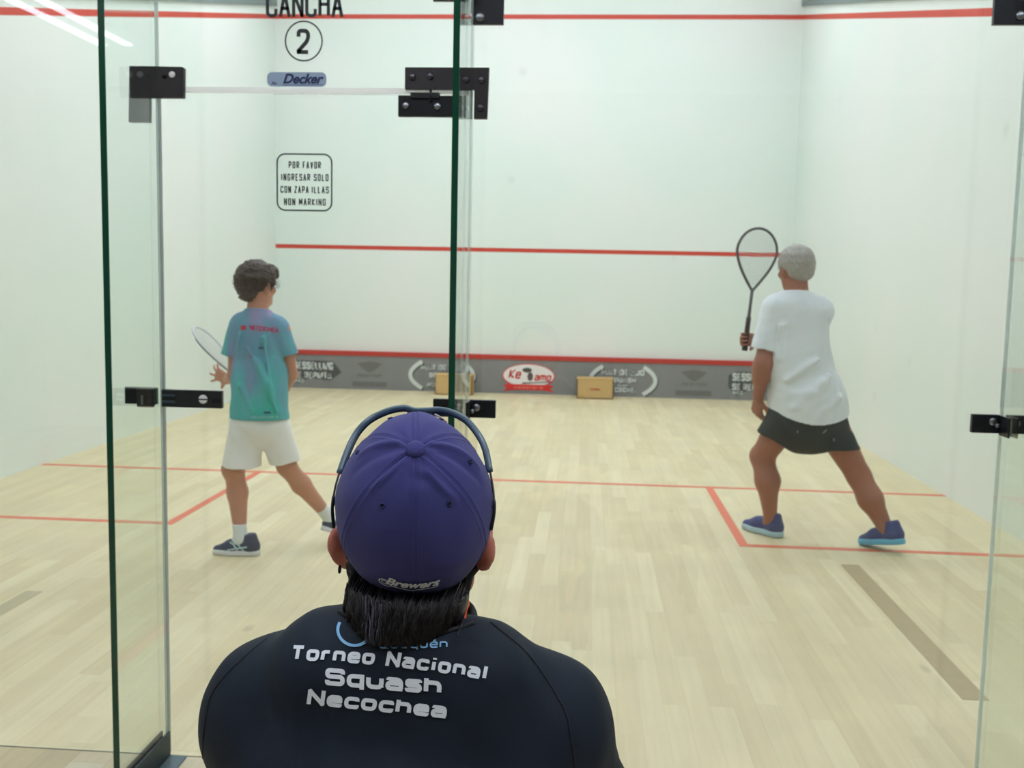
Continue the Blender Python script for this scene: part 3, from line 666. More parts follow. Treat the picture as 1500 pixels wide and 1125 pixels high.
def hand(S, w, d, n, side, curl=.4, sc=1., splay=.12, thumb=(.55, .75, .3), tcurl=.25):
    """w wrist, d finger direction, n palm normal; side=+1 puts the thumb on d x n"""
    d = unit(d); n = np.asarray(n, np.float32); n = unit(n-d*(n@d)); s = np.cross(d, n)*side; w = np.asarray(w, np.float32)
    S.cone(w+s*.012*sc, w+(d*.078+s*.022)*sc, .020*sc, .019*sc, .012, sq=(n, 1.55)); S.cone(w-s*.012*sc, w+(d*.072-s*.024)*sc, .020*sc, .018*sc, .012, sq=(n, 1.55))
    S.cone(w+d*.01*sc, w+d*.075*sc, .023*sc, .022*sc, .012, sq=(n, 1.6))
    for i, (o, l, r) in enumerate(((.031, .070, .0088), (.0105, .078, .009), (-.0105, .073, .0087), (-.031, .058, .0078))):
        cu = curl[i] if hasattr(curl, '__len__') else curl
        p = w+(d*(.080-abs(o)*.15)+s*o)*sc; q = unit(d+s*splay*o/.02); a = cu*.75
        for j, fr in enumerate((.45, .30, .25)):
            t = q*math.cos(a)+n*math.sin(a); e = p+t*l*fr*sc; S.cone(p, e, r*(1-.1*j)*sc, r*(1-.1*(j+1))*sc, .004); p = e; a += cu
    p = w+(d*.022+s*.026)*sc; t = unit(d*thumb[0]+s*thumb[1]+n*thumb[2])
    S.cone(w+(d*.012+s*.008)*sc, p+t*.022*sc, .015*sc, .0115*sc, .010)
    p2 = p+t*.046*sc; S.cone(p, p2, .0115*sc, .0098*sc, .006); t2 = unit(t+d*tcurl+n*tcurl); S.cone(p2, p2+t2*.030*sc, .0098*sc, .0082*sc, .004)
def shoe(parent, H, d, u, L, mu, ms, stripe=None, lace=None, wid=1.):
    """H = underside of the heel end; d heel->toe; u up"""
    d = unit(d); u = np.asarray(u, np.float32); u = unit(u-d*(u@d)); s = np.cross(d, u); H = np.asarray(H, np.float32)
    P = lambda a, b, c=0: H+(d*a+u*b+s*c)*L
    lo = np.min([P(0, 0), P(1, 0), P(.2, .6)], 0)-.06; hi = np.max([P(0, 0), P(1, 0), P(.2, .6)], 0)+.06
    S = SDF(lo, hi, .004)
    S.cone(P(.16, .16), P(.60, .13), .150*L, .158*L, .02, sq=(s, 1.12/wid)); S.cone(P(.60, .12), P(.86, .085), .155*L, .105*L, .02, sq=(s, 1.0/wid))
    S.cone(P(.17, .2), P(.19, .36), .150*L, .135*L, .025); S.cone(P(.24, .30), P(.55, .2), .10*L, .09*L, .03)
    S.cut(P(.5, .07), -u); S.cut(P(.19, .44), unit(u+d*.12), .06)
    up_ = S.build('shoe', mu, parent)
    S2 = SDF(lo, hi, .004); S2.cone(P(.15, .05), P(.62, .05), .160*L, .172*L, .02, sq=(s, 1.05/wid)); S2.cone(P(.62, .05), P(.85, .06), .165*L, .125*L, .02, sq=(s, 1/wid))
    S2.cut(P(.5, 0), -u); S2.cut(P(.5, .115), u); S2.build('sole', ms, up_)
    mb = MB()
    for k in range(4):
        t = .36+.075*k; z = .345-.055*k; mb.tube([P(t, z-.03, -.075), P(t+.01, z, -.03), P(t+.01, z, .03), P(t, z-.03, .075)], .0028, 6)
    mb.build('laces', lace or ms, up_)
    if stripe:
        bv = BVHTree.FromPolygons([tuple(v) for v in S.mesh()[0]], [tuple(q) for q in S.mesh()[1]]); mb = MB()
        for sg in (-1, 1):
            for pth in (((.30, .12), (.42, .25), (.52, .30)), ((.42, .12), (.50, .24), (.58, .28)), ((.22, .20), (.36, .17), (.62, .13))):
                pts = []
                for k in range(13):
                    t = k/12*2; i = min(int(t), 1); a = np.array(pth[i])*(1-(t-i))+np.array(pth[i+1])*(t-i)
                    o = P(a[0], a[1], sg*.5); h = bv.ray_cast(Vector(o.tolist()), Vector((-s*sg).tolist()), 1)
                    if h[0] is not None: pts.append(h[0])
                if len(pts) > 3: mb.tube(pts, .0035, 6)
        mb.build('side_stripes', stripe, up_)
    return up_
def eyes(parent, P, sc, iris):
    for s in (-1, 1):
        e = MB(); c = P(s*.033, .0795, -.005); f = unit(P(0, 1, 0)-P(0, 0, 0)); R = .0125*sc
        rings = []; e.disc(c+f*R*.86, f, .0058*sc, .0012, 14); e.build('iris', iris, parent)
def sines(amp, seeds, fr):
    rs = np.random.RandomState(seeds); K = rs.normal(size=(7, 3))*fr; ph = rs.uniform(0, 6.28, 7)
    def fn(X, Y, Z): return amp*sum(np.sin(K[i, 0]*X+K[i, 1]*Y+K[i, 2]*Z+ph[i]) for i in range(7))/2.6
    return fn
def strands(pts_fn, n, steps, r, m, name, parent):
    """thin tapered three sided strands; pts_fn(i) -> list of points"""
    mb = MB()
    for i in range(n):
        P = pts_fn(i); k = len(P); mb.tube(P, [r*(1-.75*j/(k-1)) for j in range(k)], 3)
    return mb.build(name, m, parent)
dark_iris = mat('iris_brown', rgb(50, 32, 24), .2)

# ---------------------------------------------------------------- the boy
bskin = skin_mat('boy_skin', rgb(196, 142, 118))
S = SDF((1.85, 1.95, 0.02), (2.78, 2.75, 1.52), .006)
hP = head(S, (2.295, 2.165, 1.362), (.46, .88, -.02), (.04, 0, 1), .90)
S.cone((2.298, 2.150, 1.30), (2.300, 2.14, 1.20), .050, .054, .03); S.cone((2.23, 2.14, 1.165), (2.37, 2.14, 1.16), .045, .045, .04)
S.cone((2.30, 2.15, 1.09), (2.305, 2.15, .92), .115, .10, .04, sq=((0, 1, 0), 1.45)); S.cone((2.305, 2.15, .90), (2.30, 2.15, .70), .10, .115, .04, sq=((0, 1, 0), 1.35))
S.cone((2.19, 2.15, 1.145), (2.168, 2.17, .90), .038, .033, .02); S.cone((2.168, 2.17, .90), (2.090, 2.29, .866), .033, .023, .015)
hand(S, (2.086, 2.295, .866), (-.86, .40, .30), (.35, .75, .1), 1, (.10, .12, .25, .40), .90, .42, (.45, .85, .3))
S.cone((2.425, 2.15, 1.135), (2.452, 2.20, .91), .037, .031, .02); S.cone((2.452, 2.20, .91), (2.325, 2.37, .735), .031, .022, .015)
hand(S, (2.320, 2.375, .730), (-.80, .45, -.40), (.3, .1, -.9), 1, 1.25, .88, .05, (.6, .5, .7), .7)
S.cone((2.235, 2.15, .68), (2.178, 2.125, .43), .070, .048, .04); S.cone((2.178, 2.125, .43), (2.190, 2.14, .31), .046, .052, .03); S.cone((2.190, 2.14, .31), (2.218, 2.10, .09), .050, .029, .02)
S.ell((2.170, 2.10, .435), (.042, .045, .045), .03); S.cone((2.218, 2.10, .09), (2.18, 2.097, .040), .030, .022, .02)
S.cone((2.365, 2.16, .68), (2.425, 2.20, .44), .070, .047, .04); S.cone((2.425, 2.20, .44), (2.485, 2.25, .34), .044, .050, .03); S.cone((2.485, 2.25, .34), (2.605, 2.35, .15), .048, .028, .02)
S.cone((2.605, 2.35, .15), (2.635, 2.385, .09), .029, .020, .02)
boy = S.build('person', bskin, None, (2.30, 2.15, 0)); tag(boy, 'boy in a teal and lilac shirt and white shorts, seen from behind', 'person')
eyes(boy, hP, .9, dark_iris)
# hair
S = SDF((2.15, 1.98, 1.20), (2.46, 2.35, 1.53), .0045)
hr, hf, hu = frame((.46, .88, -.02), (.04, 0, 1)); HC = V(2.295, 2.165, 1.362); Rb = np.stack([hr, hf, hu], 1)
S.ell(HC+hu*.028-hf*.016, (.092, .104, .086), .02, Rb); S.ell(HC-hr*.028-hf*.045+hu*.006, (.070, .06, .07), .02, Rb); S.ell(HC+hf*.05+hu*.058, (.07, .055, .04), .02, Rb); S.ell(HC-hf*.07-hu*.04, (.055, .035, .055), .02, Rb)
S.ell(HC+hf*.092-hu*.035, (.095, .055, .085), .012, Rb, 's'); S.ell(HC+hr*.088-hf*.005-hu*.035, (.03, .032, .042), .01, Rb, 's'); S.ell(HC-hr*.095-hf*.0-hu*.045, (.03, .028, .04), .01, Rb, 's')
S.warp(sines(.0032, 3, 190)); S.warp(sines(.003, 5, 80))
hair_b = mat('brown_hair', rgb(66, 50, 42), .55, var=.35, vscale=60, bump=.8, bscale=180)
hb = S.build('hair', hair_b, boy, smooth_it=0)
rs = np.random.RandomState(2)
def hs(i):
    a = rs.uniform(-math.pi, math.pi)*.95; e_ = rs.uniform(-.25, 1.3); dr = -hf*math.cos(a)*math.cos(e_)+hr*math.sin(a)*math.cos(e_)+hu*math.sin(e_)
    if dr@hf > .55 and e_ < .6: dr = dr-2*hf*(dr@hf)
    p = HC+hu*.02-hf*.012+dr*np.array([.088]); t = unit(np.cross(dr, hr)*-.2-hu*.9+dr*.45+rs.normal(size=3)*.35); return [p+t*x-hu*x*x*6 for x in (0, .012, .026, .04)]
strands(hs, 420, 4, .0018, hair_b, 'hair_tufts', hb)
# eyeglasses
mb = MB(); gm = mat('glasses_frame', rgb(180, 186, 190), .3)
for s in (-1, 1):
    cen = hP(s*.033, .108, -.004); mb.tube([cen+(hr*math.cos(a)*.023+hu*math.sin(a)*.017)*.9 for a in np.linspace(0, 6.283, 20, endpoint=False)], .0018, 6, True)
    mb.tube([hP(s*.056, .106, .0), hP(s*.082, .07, .002), hP(s*.088, .0, -.002)], .0018, 6)
mb.tube([hP(-.010, .110, -.002), hP(.010, .110, -.002)], .0016, 6); mb.build('eyeglasses', gm, boy)
# shirt
def boy_shirt_mat():
    m = bpy.data.materials.new('boy_shirt_fabric'); m.use_nodes = True; N = m.node_tree.nodes; L = m.node_tree.links; b = N['Principled BSDF']; b.inputs['Roughness'].default_value = .7
    tc = N.new('ShaderNodeTexCoord'); mp = N.new('ShaderNodeMapping'); mp.inputs['Rotation'].default_value = (0, -.55, 0); mp.inputs['Scale'].default_value = (7.5, 2, 1.6); L.new(tc.outputs['Object'], mp.inputs[0])
    n = N.new('ShaderNodeTexNoise'); n.inputs['Scale'].default_value = 1; n.inputs['Detail'].default_value = 3; n.inputs['Distortion'].default_value = .8; L.new(mp.outputs[0], n.inputs['Vector'])
    cr = N.new('ShaderNodeValToRGB'); e = cr.color_ramp.elements; e[0].position = .34; e[0].color = rgb(62, 178, 166); e[1].position = .66; e[1].color = rgb(156, 144, 186)
    x = cr.color_ramp.elements.new(.46); x.color = rgb(92, 180, 186); x = cr.color_ramp.elements.new(.55); x.color = rgb(112, 156, 184)
    L.new(n.outputs[0], cr.inputs[0]); L.new(cr.outputs[0], b.inputs['Base Color']); return m
bsm = boy_shirt_mat()
def shirt_boy():
    S = SDF((2.05, 1.95, .62), (2.56, 2.38, 1.30), .0045)
    S.cone((2.303, 2.15, .66), (2.303, 2.15, .90), .150, .138, .02, sq=((0, 1, 0), 1.30)); S.cone((2.303, 2.15, .90), (2.300, 2.15, 1.09), .134, .118, .03, sq=((0, 1, 0), 1.35))
    S.cone((2.225, 2.145, 1.165), (2.375, 2.145, 1.158), .054, .054, .04); S.cone((2.30, 2.142, 1.16), (2.30, 2.148, 1.225), .075, .060, .03)
    S.limb([((2.205, 2.15, 1.150), (2.160, 2.158, .98), .055, .058)], (2.158, 2.16, 1.005), (-.18, .03, -1)); S.limb([((2.405, 2.15, 1.142), (2.446, 2.175, .99), .053, .054)], (2.450, 2.178, 1.013), (.2, .1, -1))
    rs = np.random.RandomState(4)
    for a, b, r in (((2.36, 2.045, 1.10), (2.40, 2.055, .80), .010), ((2.28, 2.04, 1.05), (2.38, 2.045, .88), .009), ((2.33, 2.04, .98), (2.42, 2.06, .74), .009), ((2.24, 2.05, .86), (2.30, 2.04, .74), .008), ((2.24, 2.045, 1.12), (2.22, 2.055, .95), .008)):
        S.cone(a, b, r, r*.6, .025)
    S.warp(sines(.0025, 9, 28))
    S.cut((2.303, 2.15, .690), (0, 0, -1), .3, .05)
    S.cut((2.30, 2.145, 1.235), (0, .15, 1), .08, .02)
    return S.build('shirt', bsm, boy), S
bshirt, SS = shirt_boy()
_P, _Q = SS.mesh(); bvb = BVHTree.FromPolygons([tuple(v) for v in _P], [tuple(q) for q in _Q])
def back_proj(bv, y0, off):
    def fn(x, z):
        h = bv.ray_cast(Vector((x, y0, z)), Vector((0, 1, 0)), 2)
        return (x, (h[0].y if h[0] is not None else y0+.3)-off, z)
    return fn
pb = back_proj(bvb, 1.9, .0018)
mb = MB(); letters(mb, 'NECOCHEA', lambda u, v: pb(2.286+u, 1.136-.10*u+v), .024, .0115, .0052, .0025, step=.008); mb.build('back_lettering', mat('magenta_print', rgb(190, 62, 104), .6), bshirt)
for nm, mm, x0, x1, z0, z1 in (('red_patch', 'red_print', 2.235, 2.266, 1.134, 1.156), ('red_patch', 'red_print', 2.288, 2.312, 1.00, 1.012), ('navy_patch', '', 2.36, 2.39, .728, .738), ('navy_patch', '', 2.33, 2.36, 1.045, 1.052)):
    MB().add([pb(x0, z0), pb(x1, z0), pb(x1, z1), pb(x0, z1)], [(0, 1, 2, 3)]).build(nm, mat('red_print', rgb(196, 50, 66), .6) if mm else navy, bshirt)
mb = MB(); fit_letters(mb, 'NECOCHEA', lambda u, v: pb(2.36+u, .704+v), .013, .12, .003, .004, step=.008); mb.build('hem_lettering', mat('pale_print', rgb(150, 196, 204), .6), bshirt)
# shorts
wcloth = mat('white_shorts', rgb(240, 240, 236), .8, var=.04, vscale=10, bump=.15, bscale=150)
S = SDF((2.05, 1.98, .38), (2.56, 2.36, .80), .0045)
S.cone((2.30, 2.152, .76), (2.30, 2.152, .66), .118, .135, .02, sq=((0, 1, 0), 1.25)); S.limb([((2.235, 2.15, .66), (2.212, 2.135, .42), .085, .098)], (2.21, 2.135, .446), (0, 0, -1), .025, .012); S.limb([((2.37, 2.158, .66), (2.430, 2.20, .42), .083, .078)], (2.425, 2.195, .470), (.12, .1, -1), .06, .012)
S.warp(sines(.003, 12, 30)); S.cut((2.30, 2.15, .75), (0, 0, 1), .2)
sh_b = S.build('shorts', wcloth, boy)
wsock = mat('white_sock', rgb(226, 232, 232), .85)
S = SDF((2.13, 2.02, .03), (2.30, 2.18, .19), .004); S.cone((2.205, 2.108, .20), (2.219, 2.10, .08), .037, .034, .02); S.cone((2.219, 2.10, .08), (2.19, 2.098, .05), .034, .028, .02); S.cut((2.2, 2.1, .158), (0, 0, 1), .1); S.build('sock', wsock, boy)
S = SDF((2.53, 2.27, .06), (2.70, 2.46, .25), .004); S.cone((2.565, 2.317, .215), (2.610, 2.355, .14), .036, .033, .02); S.cone((2.61, 2.355, .14), (2.63, 2.38, .10), .033, .024, .02); S.cut((2.575, 2.325, .205), (-.5, -.4, .8), .1); S.build('sock', wsock, boy)
navyshoe = mat('navy_shoe_mesh', rgb(42, 56, 86), .7, var=.2, vscale=40); whsole = mat('white_rubber', rgb(222, 224, 226), .5)
shoe(boy, (2.315, 2.105, .001), (-1, -.06, 0), (0, 0, 1), .245, navyshoe, whsole, mat('pale_stripe', rgb(190, 220, 220), .5), mat('violet_lace', rgb(110, 100, 170), .6))
shoe(boy, (2.575, 2.315, .085), (.62, .70, -.36), (.2, .25, .95), .235, navyshoe, whsole)

# ---------------------------------------------------------------- the grey-haired man
mskin = skin_mat('man_skin', rgb(160, 108, 88))
S = SDF((4.68, 2.50, .03), (5.75, 3.30, 1.66), .006)
mf, mu_ = (-.35, .93, -.08), (-.06, .06, 1)
hM = head(S, (5.048, 2.86, 1.505), mf, mu_, 1.02)
S.cone((5.05, 2.84, 1.44), (5.055, 2.82, 1.34), .060, .066, .03); S.cone((4.95, 2.82, 1.285), (5.15, 2.83, 1.28), .055, .055, .05)
S.cone((5.06, 2.83, 1.20), (5.10, 2.82, .95), .145, .140, .05, sq=((0, 1, 0), 1.4)); S.cone((5.10, 2.82, .93), (5.14, 2.81, .72), .145, .160, .04, sq=((0, 1, 0), 1.3))
S.cone((4.928, 2.82, 1.245), (4.882, 2.76, .98), .046, .048, .03); S.cone((4.882, 2.76, .98), (4.878, 2.84, .79), .050, .030, .02); S.ell((4.874, 2.775, .925), (.046, .048, .07), .03)
hand(S, (4.880, 2.85, .785), (-.02, .25, -.97), (.65, .5, .1), 1, (.45, .5, .55, .6), 1.0, .06, (.7, .55, .35))
S.cone((5.19, 2.85, 1.25), (5.10, 3.04, 1.10), .052, .044, .03); S.cone((5.10, 3.04, 1.10), (4.885, 3.03, 1.10), .046, .029, .02)
S.ell((5.03, 3.035, 1.10), (.07, .045, .045), .03)
hand(S, (4.882, 3.02, 1.10), (-.92, -.25, -.05), (.15, -.55, .1), -1, (1.1, 1.15, 1.2, 1.25), 1.02, .03, (.45, .55, .65), .8)
S.cone((5.04, 2.81, .70), (4.925, 2.90, .45), .100, .062, .04); S.cone((4.925, 2.90, .45), (4.955, 2.87, .32), .060, .068, .03); S.cone((4.955, 2.87, .32), (4.985, 2.90, .10), .064, .034, .03); S.ell((4.918, 2.925, .455), (.052, .05, .055), .03)
S.cone((4.985, 2.90, .10), (4.965, 2.93, .05), .036, .024, .02)
S.cone((5.235, 2.80, .70), (5.42, 2.76, .385), .100, .062, .04); S.cone((5.42, 2.76, .385), (5.475, 2.715, .27), .060, .066, .03); S.cone((5.475, 2.715, .27), (5.562, 2.665, .10), .062, .035, .03)
S.cone((5.562, 2.665, .10), (5.545, 2.69, .08), .036, .024, .02)
man = S.build('person', mskin, None, (5.15, 2.8, 0)); tag(man, 'grey-haired man in a white shirt and black shorts holding a racket up, seen from behind', 'person')
eyes(man, hM, 1.02, dark_iris)
ghair = mat('grey_hair', rgb(166, 162, 155), .7, var=.25, vscale=50, bump=.6, bscale=200)
mr, mff, muu = frame(mf, mu_); MC = V(5.048, 2.86, 1.505); Rm = np.stack([mr, mff, muu], 1)
S = SDF((4.92, 2.72, 1.36), (5.18, 3.02, 1.65), .0045)
S.ell(MC+muu*.024-mff*.012, (.094, .112, .099), .02, Rm); S.ell(MC-mff*.065-muu*.03, (.070, .043, .055), .02, Rm)
S.ell(MC+mff*.10-muu*.03, (.10, .065, .09), .012, Rm, 's')
for s in (-1, 1): S.ell(MC+mr*s*.092-mff*.005-muu*.045, (.03, .034, .045), .01, Rm, 's')
S.warp(sines(.0013, 21, 150)); hm = S.build('hair', ghair, man, smooth_it=0)
rs2 = np.random.RandomState(5)
def hs2(i):
    a = rs2.uniform(-math.pi, math.pi); e_ = rs2.uniform(-.3, 1.4); dr = -mff*math.cos(a)*math.cos(e_)+mr*math.sin(a)*math.cos(e_)+muu*math.sin(e_)
    if dr@mff > .5 and e_ < .6: dr = dr-2*mff*(dr@mff)
    p = MC+muu*.02-mff*.01+dr*.092; t = unit(-muu*.8+dr*.6+rs2.normal(size=3)*.3); return [p+t*x for x in (0, .008, .016, .022)]
strands(hs2, 380, 4, .0016, ghair, 'hair_tufts', hm)
# shirt
mshirt = mat('white_tee', rgb(226, 232, 236), .85, var=.03, vscale=6, bump=.12, bscale=160)
S = SDF((4.74, 2.55, .62), (5.42, 3.12, 1.47), .005)
S.cone((5.155, 2.81, .62), (5.135, 2.81, .78), .225, .200, .02, sq=((0, 1, 0), 1.35)); S.cone((5.135, 2.81, .78), (5.075, 2.82, 1.00), .200, .168, .05, sq=((0, 1, 0), 1.35)); S.cone((5.075, 2.82, 1.00), (5.062, 2.83, 1.20), .168, .168, .05, sq=((0, 1, 0), 1.4))
S.cone((4.955, 2.82, 1.292), (5.165, 2.83, 1.287), .068, .068, .05); S.cone((5.055, 2.825, 1.28), (5.052, 2.83, 1.36), .095, .072, .04)
S.limb([((4.940, 2.82, 1.272), (4.880, 2.785, 1.02), .074, .072)], (4.879, 2.788, 1.058), (-.2, -.05, -1)); S.limb([((5.185, 2.84, 1.265), (5.11, 3.02, 1.11), .075, .066)], (5.12, 3.0, 1.13), (-.35, .75, -.6))
for a, b, r in (((5.10, 2.665, .74), (5.22, 2.675, .93), .010), ((5.04, 2.67, .76), (5.18, 2.665, .90), .009), ((4.99, 2.68, .90), (5.16, 2.675, 1.02), .008), ((5.02, 2.69, .83), (5.12, 2.66, .84), .009), ((4.965, 2.72, 1.19), (4.955, 2.72, 1.02), .010), ((5.14, 2.67, .70), (5.28, 2.685, .82), .009)):
    S.cone(a, b, r*.7, r*.35, .045)
S.warp(sines(.004, 31, 18)); S.warp(sines(.0015, 32, 60))
S.warp(lambda X, Y, Z: np.where((.668+1.25*(X-5.165)**2+.10*(X-5.165)*0-.02*(Y-2.81)*0) > Z, .05, 0)*np.ones_like(Y), (4.8, 2.5, .55), (5.45, 3.2, .85))
S.cut((5.052, 2.83, 1.375), (0, .12, 1), .10, .02)
mt = S.build('shirt', mshirt, man)
bk = mat('black_shorts', rgb(44, 48, 48), .75, var=.12, vscale=10, bump=.2, bscale=120)
S = SDF((4.80, 2.58, .44), (5.44, 3.06, .88), .005)
S.cone((5.145, 2.81, .80), (5.14, 2.81, .69), .175, .205, .02, sq=((0, 1, 0), 1.35)); S.limb([((5.045, 2.81, .66), (4.948, 2.88, .50), .118, .104)], (4.97, 2.86, .572), (-.30, .1, -1), 0, .05); S.limb([((5.225, 2.80, .66), (5.330, 2.785, .48), .118, .108)], (5.32, 2.785, .528), (.05, 0, -1), 0, .05); S.cone((5.145, 2.80, .68), (5.145, 2.80, .63), .12, .08, .06, sq=((0, 1, 0), 1.3))
S.warp(sines(.003, 41, 26)); S.cut((5.14, 2.81, .82), (0, 0, 1), .25)
ms_ = S.build('shorts', bk, man)
for p0, p1 in (((5.215, 2.668, .645), (5.195, 2.668, .625)), ((5.06, 2.668, .635), (5.065, 2.668, .625)), ((5.255, 2.672, .60), (5.255, 2.672, .585))): MB().tube([p0, p1], .003, 6).build('pale_mark', mat('pale_mark', rgb(150, 156, 156), .6), ms_)
blue = mat('blue_shoe_mesh', rgb(62, 72, 122), .7, var=.2, vscale=40); blsole = mat('pale_blue_rubber', rgb(170, 198, 208), .5)
shoe(man, (5.045, 2.855, .004), (-.66, .75, .0), (0, 0, 1), .285, blue, blsole, None, mat('slate_lace', rgb(110, 118, 150), .6))
shoe(man, (5.625, 2.585, .060), (-.62, .76, -.22), (-.1, .15, 1), .285, blue, mat('bright_blue_rubber', rgb(96, 176, 208), .5), None, mat('slate_lace', rgb(110, 118, 150), .6))

# ---------------------------------------------------------------- rackets
def racket(name, grip, axis, nrm, label, fm, gm, sm, accent=None):
    """grip = butt end; axis butt->head; nrm = string bed normal; real length 0.685"""
    t = empty(name, grip, label, 'racket'); a = Vector(axis).normalized(); n = Vector(nrm); n = (n-a*n.dot(a)).normalized(); w = a.cross(n); g = Vector(grip)
    P = lambda u, v: g+a*u+w*v
    K = []; n_ = 44; L0, L1 = .335, .685
    for i in range(n_+1):
        s = i/n_; u = L0+(L1-L0)*(.5-.5*math.cos(math.pi*s)); x = (u-L0)/(L1-L0)
        h = .112*(math.sqrt(max(0, 1-((x-.62)/.38)**2)) if x > .62 else (.30*x/.62+.70*math.sin(math.pi/2*x/.62)**1.05 if x > 0 else 0))
        K.append((u, h))
    loop = [P(u, h) for u, h in K]+[P(u, -h) for u, h in K[-2:0:-1]]
    MB().tube(loop, .0075, 8, True, .75, n).build('frame', fm, t)
    MB().tube([P(.18, 0), P(.26, 0), P(.345, 0)], [.010, .0085, .0095], 10).build('shaft', fm, t)
    MB().tube([P(0, 0), P(.006, 0), P(.10, 0), P(.19, 0)], [.0145, .0165, .0145, .0135], 12).build('grip', gm, t)
    def hw(u):
        for (u0, h0), (u1, h1) in zip(K, K[1:]):
            if u0 <= u <= u1: return h0+(h1-h0)*(u-u0)/(u1-u0+1e-9)
        return 0
    mb = MB()
    for i in range(1, 26):
        u = L0+.03+(L1-L0-.03)*i/26; h = hw(u)
        if h > .01: mb.tube([P(u, -h), P(u, h)], .0011, 4)
    for j in range(-7, 8):
        v = j*.0128; us = [u for u, h in K if h > abs(v)]
        if us: mb.tube([P(min(us), v), P(max(us), v)], .0007, 4)
    mb.build('strings', sm, t)
    if accent:
        pts = [P(u, -h) for u, h in K if .02 < h and u < .60]; MB().tube([p-n*0.002 for p in pts], .0079, 8, False, .75, n).build('red_side', accent, t)
    return t
str_w = mat('pale_strings', rgb(226, 228, 226), .5)
# man's racket: hand at (4.80,3.0,1.10), head up
ax = Vector((.085, .02, 1.0)).normalized(); gp = Vector((4.822, 2.985, 1.125))-ax*.09
racket('squash_racket', gp, ax, (.10, -1, .05), 'dark and red teardrop racket held upright by the grey-haired man', mat('racket_grey', rgb(92, 90, 92), .35), mat('grip_dark', rgb(60, 46, 48), .8), mat('grey_strings', rgb(190, 192, 190), .5), mat('racket_red', rgb(150, 46, 52), .35))
# boy's racket, pointing away to the left
ax = Vector((1.845, 2.50, 1.12))-Vector((2.245, 2.40, .69)); ax.normalize(); gp = Vector((1.845, 2.50, 1.12))-ax*.685
racket('squash_racket', gp, ax, Vector((-.137, .87, -.32)).cross(ax).normalized()*.93+Vector((-.137, .87, -.32)).normalized()*-.36, 'pale racket in the boy\'s hands sticking out left of his shirt', mat('racket_white', rgb(208, 214, 214), .35), mat('grip_white', rgb(220, 220, 216), .8), str_w, mat('racket_dark', rgb(52, 54, 56), .35))

# ---------------------------------------------------------------- the seated spectator
def cap_limit(S, g):
    """keeps skull and hair inside the crown of the cap above its rim"""
    c = np.array([3.7125, -1.50, 1.1175]); al, yw = math.radians(44), .165
    p = np.array([math.sin(al)*math.sin(yw), -math.sin(al)*math.cos(yw), math.cos(al)]); f = np.array([-math.cos(al)*math.sin(yw), math.cos(al)*math.cos(yw), math.sin(al)]); x = np.cross(f, p)
    sl, X, Y, Z = S.sub(c-.2, c+.2); X, Y, Z = X-c[0], Y-c[1], Z-c[2]
    a, b, h = (X*v[0]+Y*v[1]+Z*v[2] for v in (x, f, p))
    sx = .0925*(1-.20*np.clip((b*.84+h*.54)/.118, 0, 1)**2); k = np.sqrt((a/sx)**2+(b/.1095)**2+(h/.1105)**2); e = (k-1)*.10+g
    rim = h+.024-.34*b; D = S.d[sl]; S.d[sl] = np.where((rim > -.004) & (k < 1.22), np.maximum(D, e), D).astype(np.float32)
fskin = skin_mat('spectator_skin', rgb(205, 128, 112), .35)
S = SDF((3.30, -2.0, .02), (4.12, -.72, 1.27), .0065)
ff, fu = (-.165, .97, .10), (0, -.12, 1)
hF = head(S, (3.712, -1.480, 1.088), ff, fu, 1.05, 1.0)
S.cone((3.710, -1.530, 1.05), (3.708, -1.535, .93), .062, .070, .03)
S.cone((3.61, -1.50, .865), (3.81, -1.50, .865), .050, .050, .05); S.cone((3.705, -1.52, .76), (3.705, -1.58, .56), .140, .135, .05, sq=((0, 1, 0), 1.4)); S.cone((3.705, -1.58, .56), (3.705, -1.62, .43), .14, .155, .04, sq=((0, 1, 0), 1.2))
for s in (-1, 1):
    X = lambda v: 3.705+s*v
    S.cone((X(.170), -1.49, .865), (X(.222 if s < 0 else .245), -1.36, .62), .048, .042, .03); S.cone((X(.222 if s < 0 else .245), -1.36, .62), (X(.085), -1.14, .585), .042, .028, .02)
    S.cone((X(.09), -1.62, .42), (X(.21), -1.16, .455), .092, .066, .04); S.cone((X(.21), -1.16, .455), (X(.20), -1.13, .30), .062, .060, .03); S.cone((X(.20), -1.13, .30), (X(.19), -1.10, .09), .058, .036, .02); S.cone((X(.19), -1.10, .09), (X(.19), -1.0, .045), .036, .03, .02)
hand(S, (3.625, -1.145, .585), (.85, .50, .05), (.3, -.2, .9), -1, (.6, .65, .7, .75), 1.0, .05)
hand(S, (3.788, -1.135, .555), (-.80, .58, .05), (.2, .2, .9), 1, (.5, .55, .6, .65), 1.0, .05)
cap_limit(S, .013); S.cut((3.705, -1.62, .328), (0, 0, -1), .2)
for s in (-1, 1):
    ex = 3.7100+s*.0945; Rr = np.array([[math.cos(.35), s*math.sin(.35), 0], [-s*math.sin(.35), math.cos(.35), 0], [0, 0, 1]]).T
    S.ell((ex, -1.505, 1.066), (.010, .018, .024), .010, Rr); S.ell((ex-s*.006, -1.498, 1.044), (.009, .011, .010), .01); S.cone((ex-s*.03, -1.49, 1.07), (ex-s*.006, -1.500, 1.066), .018, .013, .01); S.ell((ex+s*.010, -1.492, 1.070), (.005, .010, .018), .005, None, 's')
spec = S.build('person', fskin, None, (3.705, -1.6, 0)); tag(spec, 'seated spectator in a navy cap and black lettered shirt, seen from behind', 'person')
eyes(spec, hF, 1.09, dark_iris)
